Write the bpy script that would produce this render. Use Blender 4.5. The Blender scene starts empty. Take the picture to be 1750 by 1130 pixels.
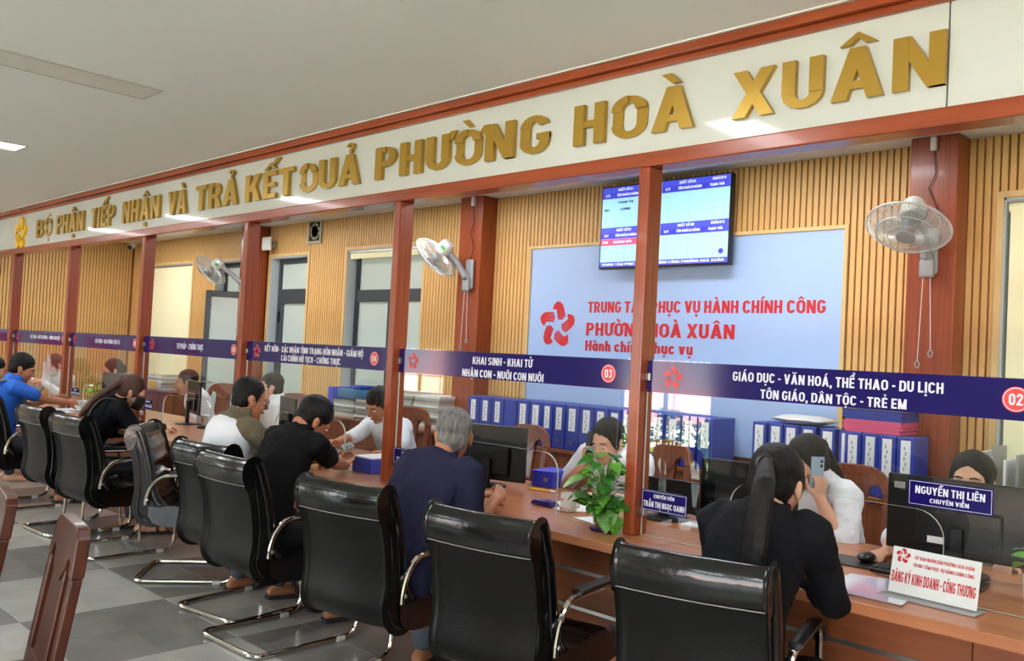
import bpy, bmesh, math, random
from mathutils import Vector, Matrix, Euler
R = math.radians
random.seed(7)
SC = bpy.context.scene
COL = SC.collection

# ------------------------------------------------------------------ camera
def look():
    f, yaw, pit, rol = 1511.8, R(44.49), R(1.62), R(2.90)
    cy, sy, cp, sp = math.cos(yaw), math.sin(yaw), math.cos(pit), math.sin(pit)
    fw = Vector((-sy*cp, cy*cp, sp)); rt = Vector((cy, sy, 0)); up = rt.cross(fw)
    r2 = rt*math.cos(rol) + up*math.sin(rol); u2 = up*math.cos(rol) - rt*math.sin(rol)
    m = Matrix((r2, u2, -fw)).transposed().to_4x4(); m.translation = (0, 0, 1.48)
    cam = bpy.data.cameras.new('camera'); o = bpy.data.objects.new('camera', cam); COL.objects.link(o)
    cam.sensor_width = 36; cam.lens = f/1750*36; cam.clip_start = .02; cam.clip_end = 200
    o.matrix_world = m; SC.camera = o
look()
# ------------------------------------------------------------------ world, sun, exposure
W = bpy.data.worlds.new('sky'); SC.world = W; W.use_nodes = True
nt = W.node_tree; bg = nt.nodes['Background']
bg.inputs[0].default_value = (.80, .91, 1.0, 1); bg.inputs[1].default_value = 11
sun = bpy.data.lights.new('sun', 'SUN'); sun.energy = 90; sun.angle = R(1); sun.color = (1, .985, .95)
so = bpy.data.objects.new('sun', sun); so.rotation_euler = (R(-34), R(14), 0); COL.objects.link(so)
def area(x, y, z, sx, sy, e, rot=(0, 0, 0), col=(1, .97, .92)):
    l = bpy.data.lights.new('light_area', 'AREA'); l.shape = 'RECTANGLE'; l.size = sx; l.size_y = sy; l.energy = e; l.color = col
    o = bpy.data.objects.new('light_area', l); o.location = (x, y, z); o.rotation_euler = rot; COL.objects.link(o); return o
SC.view_settings.view_transform = 'Standard'; SC.view_settings.look = 'None'
SC.view_settings.gamma = 1; SC.view_settings.use_curve_mapping = False
SC.view_settings.exposure = 0.0
SC.cycles.max_bounces = 9; SC.cycles.transparent_max_bounces = 24; SC.cycles.glossy_bounces = 4
SC.cycles.diffuse_bounces = 4; SC.cycles.sample_clamp_indirect = 40; SC.cycles.caustics_reflective = False; SC.cycles.caustics_refractive = False

# ------------------------------------------------------------------ materials
def lin(c):
    return tuple(((v/255+.055)/1.055)**2.4 if v > 10 else v/255/12.92 for v in c) + (1,)
MC = {}
def mat(name, col, rough=.5, metal=0, spec=.5, bump=None, var=None, emit=0, coat=0, sheen=0, trans=0):
    """bump=(scale,strength[,stretch vector]); var=(second colour, scale, stretch vector)"""
    if name in MC: return MC[name]
    m = bpy.data.materials.new(name); m.use_nodes = True; n = m.node_tree; p = n.nodes['Principled BSDF']
    p.inputs['Base Color'].default_value = lin(col); p.inputs['Roughness'].default_value = rough
    p.inputs['Metallic'].default_value = metal; p.inputs['Specular IOR Level'].default_value = spec
    p.inputs['Coat Weight'].default_value = coat; p.inputs['Coat Roughness'].default_value = .06
    if sheen: p.inputs['Sheen Weight'].default_value = sheen
    if trans: p.inputs['Transmission Weight'].default_value = trans
    if emit: p.inputs['Emission Color'].default_value = lin(col); p.inputs['Emission Strength'].default_value = emit
    def noise(scale, st, det=3):
        tc = n.nodes.new('ShaderNodeTexCoord'); mp = n.nodes.new('ShaderNodeMapping'); mp.inputs['Scale'].default_value = st
        ns = n.nodes.new('ShaderNodeTexNoise'); ns.inputs['Scale'].default_value = scale; ns.inputs['Detail'].default_value = det
        n.links.new(tc.outputs['Object'], mp.inputs['Vector']); n.links.new(mp.outputs[0], ns.inputs['Vector']); return ns
    if var:
        c2, sc, st = var; ns = noise(sc, st, 5); r = n.nodes.new('ShaderNodeValToRGB')
        r.color_ramp.elements[0].position = .35; r.color_ramp.elements[1].position = .68
        r.color_ramp.elements[0].color = lin(col); r.color_ramp.elements[1].color = lin(c2)
        n.links.new(ns.outputs[0], r.inputs[0]); n.links.new(r.outputs[0], p.inputs['Base Color'])
    if bump:
        ns = noise(bump[0], bump[2] if len(bump) > 2 else (1, 1, 1)); b = n.nodes.new('ShaderNodeBump')
        b.inputs['Strength'].default_value = bump[1]; b.inputs['Distance'].default_value = .01
        n.links.new(ns.outputs[0], b.inputs['Height']); n.links.new(b.outputs[0], p.inputs['Normal'])
    MC[name] = m; return m
def glassmat(name, tint=(1, 1, 1), ior=1.5, rough=0):
    m = bpy.data.materials.new(name); m.use_nodes = True; n = m.node_tree; n.nodes.clear()
    o = n.nodes.new('ShaderNodeOutputMaterial'); mx = n.nodes.new('ShaderNodeMixShader'); t = n.nodes.new('ShaderNodeBsdfTransparent')
    g = n.nodes.new('ShaderNodeBsdfGlossy'); f = n.nodes.new('ShaderNodeFresnel'); f.inputs[0].default_value = ior
    g.inputs['Roughness'].default_value = rough; t.inputs[0].default_value = (*tint, 1)
    ge = n.nodes.new('ShaderNodeNewGeometry'); iv = n.nodes.new('ShaderNodeMath'); iv.operation = 'SUBTRACT'; iv.inputs[0].default_value = 1
    ml = n.nodes.new('ShaderNodeMath'); ml.operation = 'MULTIPLY'; n.links.new(ge.outputs['Backfacing'], iv.inputs[1])
    n.links.new(f.outputs[0], ml.inputs[0]); n.links.new(iv.outputs[0], ml.inputs[1])
    n.links.new(ml.outputs[0], mx.inputs[0]); n.links.new(t.outputs[0], mx.inputs[1]); n.links.new(g.outputs[0], mx.inputs[2]); n.links.new(mx.outputs[0], o.inputs[0])
    return m
M = dict(
 ceil=mat('ceiling_paint', (226, 229, 225), .9, bump=(3, .05)),
 wall=mat('wall_paint', (205, 196, 178), .85),
 tileL=mat('light_floor_tile', (194, 192, 186), .18, var=((178, 175, 169), 3, (1, 1, 1)), spec=.5),
 tileD=mat('dark_floor_tile', (150, 146, 142), .18, var=((132, 128, 124), 3, (1, 1, 1)), spec=.5),
 grout=mat('tile_grout', (120, 115, 108), .8),
 slat=mat('slat_wood', (226, 184, 118), .45, var=((212, 166, 100), 6, (6, 6, .4))),
 slatback=mat('slat_backing', (158, 108, 60), .8),
 trim=mat('pale_wood_trim', (222, 192, 134), .5, var=((208, 176, 118), 6, (1, 1, .3))),
 beam=mat('varnished_beam_wood', (154, 71, 34), .25, var=((132, 58, 27), 5, (.3, 4, 4)), coat=.2),
 post=mat('varnished_post_wood', (154, 72, 36), .3, var=((126, 54, 25), 9, (9, 9, .25)), coat=.12),
 fascia=mat('fascia_board_gloss', (196, 202, 196), .07, spec=.5),
 gold=mat('gold_letter', (176, 142, 58), .32, metal=.55),
 yellow=mat('yellow_emblem', (236, 190, 30), .35),
 lam=mat('counter_laminate', (176, 116, 78), .3, var=((156, 96, 60), 4, (.5, 6, 6)), spec=.5),
 lamfront=mat('counter_front_laminate', (158, 92, 56), .38, var=((138, 76, 44), 4, (.5, 5, 5))),
 chrome=mat('chrome', (215, 212, 205), .12, metal=1),
 steel=mat('brushed_steel', (190, 190, 186), .3, metal=1),
 leather=mat('black_leather', (9, 9, 10), .18, bump=(14, .25), spec=.6),
 leatherback=mat('black_back_leather', (12, 12, 12), .38, bump=(160, .12), spec=.25),
 armpad=mat('black_arm_pad', (20, 20, 22), .36),
 stitch=mat('pale_stitching', (150, 148, 142), .5),
 chairwood=mat('dark_varnished_wood', (74, 30, 14), .32, var=((48, 18, 9), 7, (5, 5, .5)), coat=.08, spec=.35),
 offwood=mat('office_chair_wood', (132, 68, 38), .25, var=((108, 50, 26), 7, (5, 5, .5)), coat=.4),
 cab=mat('cabinet_wood', (140, 80, 48), .4, var=((120, 64, 36), 4, (5, 5, .5))),
 panel=mat('sign_board_blue_white', (166, 194, 236), .45),
 red=mat('sign_red', (204, 34, 40), .45),
 navy=mat('navy_film', (26, 17, 88), .10, spec=.4),
 white=mat('white_print', (214, 218, 228), .5),
 circ=mat('number_red', (206, 50, 46), .3),
 plast=mat('white_plastic', (216, 216, 210), .35),
 gplast=mat('grey_plastic', (150, 152, 154), .35),
 bplast=mat('black_plastic', (13, 14, 16), .36),
 screenback=mat('monitor_back_plastic', (11, 13, 14), .28),
 dframe=mat('dark_grey_aluminium', (66, 74, 80), .35, metal=.2),
 jamb=mat('pale_grey_jamb', (188, 198, 204), .5),
 frost=mat('frosted_glass', (186, 200, 192), .25, emit=.16),  # slight emission stands in for daylight coming through the panes
 blind=mat('cream_roller_blind', (232, 228, 188), .8, emit=.16),  # faint emission imitates the brightness of daylit cloth
 blue=mat('blue_binder', (44, 66, 168), .42, var=((34, 54, 150), 2, (1, 1, 1))),
 blue2=mat('bright_blue_box', (54, 62, 200), .35),
 teal=mat('teal_box', (30, 106, 150), .5),
 paper=mat('white_paper', (232, 234, 236), .7),
 paper2=mat('aged_paper', (196, 190, 168), .8),
 pink=mat('pink_folder', (226, 88, 132), .5),
 cream=mat('cream_card', (222, 196, 120), .6),
 skin=mat('skin_light', (212, 162, 134), .5, spec=.35),
 skin2=mat('skin_tan', (176, 118, 86), .5, spec=.35),
 lip=mat('lip', (168, 86, 78), .45), eyew=mat('eye_white', (225, 220, 214), .3), iris=mat('iris_dark', (32, 22, 18), .2),
 hairB=mat('black_hair', (8, 6, 6), .5, spec=.25, bump=(260, .5, (1, 1, .10))),
 hairG=mat('grey_hair', (132, 130, 126), .55, bump=(260, .9, (1, 1, .2)), var=((84, 82, 80), 60, (1, 1, .3))),
 hairR=mat('brown_hair', (74, 38, 24), .42, bump=(260, .8, (1, 1, .10))),
 leaf=mat('pothos_leaf', (62, 128, 34), .35, var=((104, 168, 60), 9, (1, 1, 1))),
 stem=mat('green_stem', (96, 132, 60), .5),
 water=mat('vase_water', (120, 120, 70), .1),
 lampon=mat('lit_diffuser', (248, 251, 255), .5, emit=24),
 lampoff=mat('unlit_diffuser', (214, 212, 204), .5),
 ledge=mat('light_groove', (176, 174, 166), .7),
 concrete=mat('pale_concrete', (222, 220, 206), .9), grass=mat('grass', (90, 130, 50), .9),
 shrub=mat('shrub_leaf', (110, 160, 50), .6), bark=mat('bark', (90, 70, 55), .9),
 pinkwall=mat('pink_wall', (200, 150, 140), .9), fence=mat('fence_metal', (110, 112, 120), .5),
)
GL = glassmat('clear_glass', (.97, .985, .975), 1.75); GEDGE = mat('glass_edge', (190, 206, 196), .15, spec=.8)
GCAGE = mat('fan_cage_wire', (206, 208, 204), .35, metal=.3)
CLEAR = glassmat('clear_blade_plastic', (.80, .86, .88), 1.45)

# ------------------------------------------------------------------ mesh building
class MB:
    def __init__(s): s.v = []; s.f = []; s.m = []
    def add(s, vs, fs, mi=0):
        b = len(s.v); s.v += [tuple(v) for v in vs]; s.f += [tuple(b+i for i in f) for f in fs]; s.m += [mi]*len(fs); return s
    def box(s, c, d, rot=None, mi=0):
        x, y, z = d[0]/2, d[1]/2, d[2]/2
        vs = [Vector((a*x, b*y, e*z)) for a in (-1, 1) for b in (-1, 1) for e in (-1, 1)]
        if rot is not None: vs = [rot @ v for v in vs]
        vs = [v+Vector(c) for v in vs]
        return s.add(vs, [(0, 1, 3, 2), (4, 6, 7, 5), (0, 4, 5, 1), (2, 3, 7, 6), (0, 2, 6, 4), (1, 5, 7, 3)], mi)
    def bb(s, x0, x1, y0, y1, z0, z1, mi=0):
        return s.box(((x0+x1)/2, (y0+y1)/2, (z0+z1)/2), (abs(x1-x0), abs(y1-y0), abs(z1-z0)), mi=mi)
    def rings(s, rs, cap=True, closed=False, mi=0):
        n = len(rs[0]); b = len(s.v)
        for r in rs: s.v += [tuple(p) for p in r]
        k = len(rs); fs = []
        for i in range(k if closed else k-1):
            for j in range(n):
                a, a2 = b+i*n+j, b+i*n+(j+1) % n; c, c2 = b+((i+1) % k)*n+j, b+((i+1) % k)*n+(j+1) % n
                fs.append((a, a2, c2, c))
        if cap and not closed: fs += [tuple(b+j for j in reversed(range(n))), tuple(b+(k-1)*n+j for j in range(n))]
        s.f += fs; s.m += [mi]*len(fs); return s
    def tube(s, pts, r, seg=8, closed=False, mi=0, up=None):
        pts = [Vector(p) for p in pts]; n = len(pts); rr = r if isinstance(r, (list, tuple)) else [r]*n
        rs = []; nrm = None
        for i, p in enumerate(pts):
            if closed: t = (pts[(i+1) % n]-pts[i-1])
            else: t = pts[min(i+1, n-1)]-pts[max(i-1, 0)]
            t = t.normalized() if t.length > 1e-9 else Vector((0, 0, 1))
            if nrm is None:
                nrm = Vector(up) if up else (Vector((0, 0, 1)) if abs(t.z) < .9 else Vector((1, 0, 0)))
            nrm = nrm-t*nrm.dot(t); nrm = nrm.normalized() if nrm.length > 1e-6 else t.orthogonal().normalized()
            bi = t.cross(nrm); q = rr[i]; qa, qb = q if isinstance(q, (list, tuple)) else (q, q)
            rs.append([p+nrm*math.cos(2*math.pi*k/seg)*qa+bi*math.sin(2*math.pi*k/seg)*qb for k in range(seg)])
        return s.rings(rs, True, closed, mi)
    def limb(s, pts, r, seg=12, sub=3, up=None):
        """rounded tapered chain, smooth curve through points"""
        pts = [Vector(p) for p in pts]; n = len(pts); rr = [q if isinstance(q, (tuple, list)) else (q, q) for q in r]
        P = []; Q = []
        for i in range(n-1):
            p0 = pts[max(i-1, 0)]; p1 = pts[i]; p2 = pts[i+1]; p3 = pts[min(i+2, n-1)]
            for k in range(sub):
                t = k/sub; a = .5
                P.append(p1 + a*t*(p2-p0)*(1-t)**2*1.0*2*.5 + (p2-p1)*(3*t*t-2*t**3) + a*.5*(p3-p1)*(t**3-t*t) if n > 2 else p1.lerp(p2, t))
                Q.append(tuple(rr[i][j]*(1-t)+rr[i+1][j]*t for j in (0, 1)))
        P.append(pts[-1]); Q.append(rr[-1])
        d0 = (P[0]-P[1]).normalized(); d1 = (P[-1]-P[-2]).normalized()
        a0 = sum(Q[0])/2; a1 = sum(Q[-1])/2
        pre = [(P[0]+d0*a0*math.sin(t), tuple(max(q*math.cos(t), 1e-4) for q in Q[0])) for t in (1.45, 1.0, .5)]
        post = [(P[-1]+d1*a1*math.sin(t), tuple(max(q*math.cos(t), 1e-4) for q in Q[-1])) for t in (.5, 1.0, 1.45)]
        allp = pre+list(zip(P, Q))+post
        return s.tube([a for a, b in allp], [b for a, b in allp], seg, up=up)
    def ell(s, c, ax, seg=16, rg=10):
        c = Vector(c); rs = []
        A = [Vector(a) for a in ax] if isinstance(ax[0], (Vector, tuple)) else [Vector((ax[0], 0, 0)), Vector((0, ax[1], 0)), Vector((0, 0, ax[2]))]
        for i in range(1, rg):
            t = math.pi*i/rg
            rs.append([c+A[0]*math.sin(t)*math.cos(2*math.pi*k/seg)+A[1]*math.sin(t)*math.sin(2*math.pi*k/seg)-A[2]*math.cos(t) for k in range(seg)])
        b = len(s.v); s.rings(rs, False); n0 = len(s.v); s.v += [tuple(c-A[2]), tuple(c+A[2])]
        fs = [(n0, b+(k+1) % seg, b+k) for k in range(seg)]; l = b+(rg-2)*seg
        fs += [(n0+1, l+k, l+(k+1) % seg) for k in range(seg)]
        s.f += fs; s.m += [0]*len(fs); return s
    def lathe(s, prof, seg=20, c=(0, 0, 0), axis=(0, 0, 1), cap=True, mi=0):
        q = Vector((0, 0, 1)).rotation_difference(Vector(axis)); c = Vector(c)
        rs = [[c+q @ Vector((r*math.cos(2*math.pi*k/seg), r*math.sin(2*math.pi*k/seg), z)) for k in range(seg)] for r, z in prof]
        return s.rings(rs, cap, mi=mi)
    def prism(s, poly, fn, d0, d1, mi=0):
        """poly 2d (ccw); fn(x,y,d)->3d"""
        n = len(poly); a = [fn(x, y, d0) for x, y in poly]; b = [fn(x, y, d1) for x, y in poly]
        return s.add(a+b, [tuple(range(n)), tuple(reversed(range(n, 2*n)))]+[(i, n+i, n+(i+1) % n, (i+1) % n) for i in range(n)], mi)
    def mesh(s, name, mats, smooth=True, ang=35, bevel=0, seg=2, fix=True):
        me = bpy.data.meshes.new(name); me.from_pydata(s.v, [], s.f); 
        for m in (mats if isinstance(mats, (list, tuple)) else [mats]): me.materials.append(m)
        if any(s.m): me.polygons.foreach_set('material_index', s.m)
        if fix or bevel:
            bm = bmesh.new(); bm.from_mesh(me)
            bmesh.ops.recalc_face_normals(bm, faces=bm.faces)
            if bevel:
                bmesh.ops.remove_doubles(bm, verts=bm.verts, dist=1e-5)
                es = [e for e in bm.edges if len(e.link_faces) == 2 and e.calc_face_angle(0) > .6]
                bmesh.ops.bevel(bm, geom=es, offset=bevel, segments=seg, profile=.5, affect='EDGES', clamp_overlap=True)
            bm.to_mesh(me); bm.free()
        if smooth:
            me.shade_smooth(); me.set_sharp_from_angle(angle=R(ang))
        return me
def link(name, me, parent=None, loc=(0, 0, 0), rot=None):
    o = bpy.data.objects.new(name, me); COL.objects.link(o); o.location = loc
    if rot is not None: o.rotation_euler = rot
    if parent: o.parent = parent
    return o
def part(name, mb, m, parent=None, **k):
    return link(name, mb.mesh(name, m, **k), parent)
def tag(o, label=None, cat=None, group=None, kind=None):
    if label: o['label'] = label
    if cat: o['category'] = cat
    if group: o['group'] = group
    if kind: o['kind'] = kind
    return o
def thing(name, loc, label, cat, group=None, rz=0):
    o = bpy.data.objects.new(name, None); COL.objects.link(o); o.empty_display_size = .1
    o.location = loc; o.rotation_euler = (0, 0, rz); return tag(o, label, cat, group)
def one(name, mb, m, label, cat, group=None, **k):
    return tag(part(name, mb, m, **k), label, cat, group)
def kids(o): return [c for c in bpy.data.objects if c.parent == o]
KIDS = {}
def copytree(o, parent=None, tree=None):
    c = o.copy(); COL.objects.link(c); c.parent = parent
    for ch, sub in tree: copytree(ch, c, sub)
    return c
def treeof(o): return [(c, treeof(c)) for c in o.children]
def dup(o, loc, rz, label=None, group=None):

    c = copytree(o, None, treeof(o)); c.location = loc; c.rotation_euler = (0, 0, rz)
    if label: c['label'] = label
    if group: c['group'] = group
    return c
def holes(mb, x0, x1, z0, z1, hs, fn):
    """cells of the rectangle not in holes; fn(x0,x1,z0,z1) adds one"""
    xs = sorted({x0, x1, *[h[0] for h in hs], *[h[1] for h in hs]}); xs = [x for x in xs if x0 <= x <= x1]
    for a, b in zip(xs, xs[1:]):
        zs = z0
        for h in sorted([h for h in hs if h[0] < (a+b)/2 < h[1]], key=lambda h: h[2]):
            if h[2] > zs: fn(a, b, zs, h[2])
            zs = max(zs, h[3])
        if zs < z1: fn(a, b, zs, z1)

# ------------------------------------------------------------------ lettering (stroke glyphs, cap height 1)
T, H = .205, .17
def _arc(cx, cy, rx, ry, a0, a1, t=T, h=H, n=7):
    out = []
    for i in range(n):
        u, v = R(a0+(a1-a0)*i/n), R(a0+(a1-a0)*(i+1)/n)
        out.append([(cx+rx*math.cos(u), cy+ry*math.sin(u)), (cx+rx*math.cos(v), cy+ry*math.sin(v)),
                    (cx+(rx-t)*math.cos(v), cy+(ry-h)*math.sin(v)), (cx+(rx-t)*math.cos(u), cy+(ry-h)*math.sin(u))])
    return out
def _r(x0, y0, x1, y1): return [[(x0, y0), (x1, y0), (x1, y1), (x0, y1)]]
def _v(x, y0=0, y1=1, t=T): return _r(x, y0, x+t, y1)
def _h(y, x0, x1, h=H): return _r(x0, y, x1, y+h)
def _d(x0, y0, x1, y1, t=T*1.08): return [[(x0, y0), (x0+t, y0), (x1+t, y1), (x1, y1)]]
def _o(w, h, r=.3, y=0):
    rx = min(r, w/2)
    return (_arc(rx, y+h-r, rx, r, 90, 180)+_arc(w-rx, y+h-r, rx, r, 0, 90)+_arc(rx, y+r, rx, r, 180, 270)+_arc(w-rx, y+r, rx, r, 270, 360)
            +_v(0, y+r, y+h-r)+_v(w-T, y+r, y+h-r)+(_h(y+h-H, rx, w-rx)+_h(y, rx, w-rx) if w > 2*rx+.01 else []))
def glyph(c):
    w = .62
    if c in 'OQ': p = _o(.66, 1, .33); w = .66
    elif c == 'A': w = .72; p = _d(0, 0, .25, 1)+_d(.72-T*1.08, 0, .25, 1)+_h(.2, .14, .58, .15)
    elif c == 'B': p = _v(0)+_h(.83, .1, .3)+_h(.43, .1, .32, .15)+_h(0, .1, .32)+_arc(.3, .73, .29, .27, -90, 90)+_arc(.31, .29, .31, .29, -90, 90)
    elif c == 'C': p = [q for q in _arc(.31, .69, .31, .31, 15, 180)+_arc(.31, .31, .31, .31, 180, 345)]+_v(0, .31, .69)
    elif c == 'D': p = _v(0)+_h(.83, .1, .32)+_h(0, .1, .32)+_arc(.32, .68, .32, .32, 0, 90)+_arc(.32, .32, .32, .32, 270, 360)+_v(.64-T, .32, .68)
    elif c == 'Đ': p, w = glyph('D'); p = p+_h(.43, -.1, .3, .13)
    elif c == 'E': w = .52; p = _v(0)+_h(.83, .1, .52)+_h(0, .1, .52)+_h(.42, .1, .48, .15)
    elif c == 'F': w = .52; p = _v(0)+_h(.83, .1, .52)+_h(.42, .1, .48, .15)
    elif c == 'G': p = _arc(.31, .69, .31, .31, 15, 180)+_arc(.31, .31, .31, .31, 180, 360)+_v(0, .31, .69)+_v(.62-T, .28, .5)+_h(.38, .34, .62, .15)
    elif c == 'H': p = _v(0)+_v(.62-T)+_h(.42, .1, .5)
    elif c == 'I': w = T; p = _v(0)
    elif c == 'J': w = .5; p = _v(.3, .3, 1)+_arc(.25, .28, .25, .28, 180, 360)
    elif c == 'K': w = .66; p = _v(0)+_d(.12, .36, .42, 1)+_d(.66-T*1.1, 0, .2, .6)
    elif c == 'L': w = .5; p = _v(0)+_h(0, .1, .5)
    elif c == 'M': w = .8; p = _v(0)+_v(.8-T)+_d(.3, 0, .0, 1)+_d(.3, 0, .58, 1)
    elif c == 'N': w = .66; p = _v(0)+_v(.66-T)+_d(.66-T*1.1, 0, 0, 1)
    elif c == 'P': p = _v(0)+_h(.83, .1, .3)+_h(.38, .1, .3)+_arc(.3, .69, .31, .31, -90, 90)
    elif c == 'R': w = .64; p = glyph('P')[0]+_d(.64-T*1.1, 0, .22, .5)
    elif c == 'S': p = _arc(.3, .715, .3, .285, 15, 270, n=10)+_arc(.3, .285, .3, .285, -165, 90, n=10)
    elif c == 'T': w = .58; p = _v(.29-T/2)+_h(.83, 0, .58)
    elif c == 'U': p = _v(0, .3)+_v(.62-T, .3)+_arc(.31, .31, .31, .31, 180, 360)
    elif c == 'V': w = .68; p = _d(.34-T*.54, 0, 0, 1)+_d(.34-T*.54, 0, .68-T*1.08, 1)
    elif c == 'W': w = 1; p = _d(.2, 0, 0, 1)+_d(.2, 0, .4, 1)+_d(.6, 0, .4, 1)+_d(.6, 0, .8, 1)
    elif c == 'X': w = .68; p = _d(0, 0, .68-T*1.08, 1)+_d(.68-T*1.08, 0, 0, 1)
    elif c == 'Y': w = .66; p = _v(.33-T/2, 0, .5)+_d(.33-T*.54, .4, 0, 1)+_d(.33-T*.54, .4, .66-T*1.08, 1)
    elif c == 'Z': w = .56; p = _h(.83, 0, .56)+_h(0, 0, .56)+_d(0, .1, .33, .9)
    elif c == '0': p, w = _o(.6, 1, .3), .6
    elif c == '1': w = .4; p = _v(.2)+_d(.0, .7, .1, .95)
    elif c == '2': w = .6; p = _arc(.3, .7, .3, .3, 0, 180)+_d(0, .1, .36, .66)+_h(0, 0, .6)
    elif c == '3': w = .6; p = _arc(.3, .73, .3, .27, -90, 165)+_arc(.3, .29, .3, .29, -165, 90)
    elif c == '4': w = .62; p = _v(.34)+_h(.2, 0, .62, .15)+_d(0, .25, .3, 1, T*.9)
    elif c == '5': w = .6; p = _h(.83, .05, .58)+_v(.03, .5, .95)+_arc(.29, .32, .31, .32, -165, 110)
    elif c == '6': w = .6; p = _o(.6, .6, .3)+_v(0, .3, .7)+_arc(.3, .7, .3, .3, 20, 180)
    elif c == '7': w = .56; p = _h(.83, 0, .56)+_d(.08, 0, .34, .9)
    elif c == '-': w = .3; p = _h(.36, 0, .3)
    elif c == ',': w = .2; p = _d(-.04, -.16, .0, .16)
    elif c == '.': w = .2; p = _r(0, 0, .2, .18)
    elif c == ' ': return [], .16
    elif c == 'a': w = .52; p = _o(.52, .72, .26)+_v(.52-T, 0, .72)
    elif c == 'n': w = .52; p = _v(0, 0, .72)+_arc(.26, .46, .26, .26, 0, 180)+_v(.52-T, 0, .46)
    elif c == 'h': w = .52; p = _v(0, 0, 1.02)+_arc(.26, .46, .26, .26, 0, 180)+_v(.52-T, 0, .46)
    elif c == 'c': w = .5; p = _arc(.26, .46, .26, .26, 20, 180)+_arc(.26, .26, .26, .26, 180, 340)+_v(0, .26, .46)
    elif c == 'i': w = T; p = _v(0, 0, .72)+_r(0, .82, T, 1)
    elif c == 'ı': w = T; p = _v(0, 0, .72)
    elif c == 'p': w = .52; p = _o(.52, .72, .26)+_v(0, -.26, .72)
    elif c == 'u': w = .52; p = _v(0, .26, .72)+_v(.52-T, 0, .72)+_arc(.26, .26, .26, .26, 180, 360)
    elif c == 'v': w = .54; p = [[(x, y*.72) for x, y in q] for q in _d(.27-T*.54, 0, 0, 1)+_d(.27-T*.54, 0, .54-T*1.08, 1)]
    else: p = _r(0, 0, w, 1)
    return p, w
DEC = {}
import unicodedata
def full(c):
    if c in DEC: return DEC[c]
    if c == 'Đ': g = glyph('Đ'); DEC[c] = g; return g
    d = unicodedata.normalize('NFD', c); b = d[0]; marks = [ord(x) for x in d[1:]]
    if b == 'i' and any(m in (0x300, 0x301, 0x309) for m in marks): b = 'ı'
    p, w = glyph(b); p = list(p); top = 1.07 if b.isupper() or not b.isalpha() else .8; cx = w/2; y = top
    if 0x302 in marks:
        p += [[(cx-.26, y), (cx-.1, y), (cx, y+.12), (cx, y+.24)], [(cx+.1, y), (cx+.26, y), (cx, y+.24), (cx, y+.12)]]; cx2, y2 = cx+.16, y+.14
    elif 0x306 in marks: p += _arc(cx, y+.2, .24, .2, 180, 360, .1, .1); cx2, y2 = cx, y+.2
    else: cx2, y2 = cx, y
    if 0x31b in marks: p += [[(w-T*.6, .84), (w+.05, .8), (w+.16, 1.06), (w, 1.06)]]
    if 0x300 in marks: p += [[(cx2-.02, y2), (cx2+.12, y2), (cx2-.04, y2+.24), (cx2-.22, y2+.24)]]
    if 0x301 in marks: p += [[(cx2-.12, y2), (cx2+.02, y2), (cx2+.22, y2+.24), (cx2+.04, y2+.24)]]
    if 0x303 in marks: p += [[(cx2-.24, y2), (cx2-.12, y2+.1), (cx2-.08, y2+.22), (cx2-.24, y2+.12)], [(cx2-.12, y2+.1), (cx2+.1, y2), (cx2+.06, y2+.12), (cx2-.08, y2+.22)], [(cx2+.1, y2), (cx2+.24, y2+.12), (cx2+.24, y2+.22), (cx2+.06, y2+.12)]]
    if 0x309 in marks: p += _arc(cx2, y2+.19, .14, .13, -60, 180, .09, .08, 5)+_r(cx2-.04, y2-.02, cx2+.05, y2+.12)
    if 0x323 in marks: p += _r(cx-.1, -.3, cx+.1, -.12)
    DEC[c] = (p, w); return DEC[c]
def layout(s, gap=.11):
    out = []; x = 0
    for c in s:
        p, w = full(c); out.append((c, p, x)); x += w+gap
    return out, x-gap
def textmb(mb, s, x0, x1, z, cap, y, depth, fn=None, mi=0):
    """text from x0 to x1 (width fitted), baseline z, cap height cap, front face at y-depth; fn overrides mapping"""
    lay, wd = layout(s); k = (x1-x0)/wd
    fn = fn or (lambda a, b, d: (a, y-d, b))
    for c, ps, ox in lay:
        for qi, q in enumerate(ps):
            pl = [(x0+(ox+a)*k, z+b*cap) for a, b in q]
            ar = sum(pl[i][0]*pl[(i+1) % len(pl)][1]-pl[(i+1) % len(pl)][0]*pl[i][1] for i in range(len(pl)))
            if ar < 0: pl.reverse()
            mb.prism(pl, fn, depth*(1+.06*(qi % 5)), 0, mi)
    return mb
HAND = [[(-.22, .70), (-.13, .88), (.02, .99), (.1, .78), (.02, .64)], [(.02, .99), (.18, .97), (.32, .86), (.40, .68), (.30, .6), (.02, .64)],
        [(-.0, .62), (.07, .63), (.14, .24), (.08, .22)], [(.09, .63), (.16, .63), (.25, .22), (.18, .2)],
        [(.18, .64), (.26, .64), (.36, .24), (.28, .21)], [(.28, .64), (.40, .68), (.47, .34), (.39, .29)]]
def emblem(mb, cx, cz, r, fn, d, sq=1, mi=0):
    for k in range(5):
        a = -R(72*k)+R(4)
        for qi, q in enumerate(HAND):
            pl = [(cx+sq*r*(x*math.cos(a)-y*math.sin(a)), cz+r*(x*math.sin(a)+y*math.cos(a))) for x, y in q]
            ar = sum(pl[i][0]*pl[(i+1) % len(pl)][1]-pl[(i+1) % len(pl)][0]*pl[i][1] for i in range(len(pl)))
            if ar < 0: pl.reverse()
            mb.prism(pl, fn, d*(1+.04*qi), 0, mi)
    return mb

G = 3.056; CEIL = 2.79; WY = 5.15
PX = [-.555-1.665*i for i in range(8)]
def S(o): o['kind'] = 'structure'; return o
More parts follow.
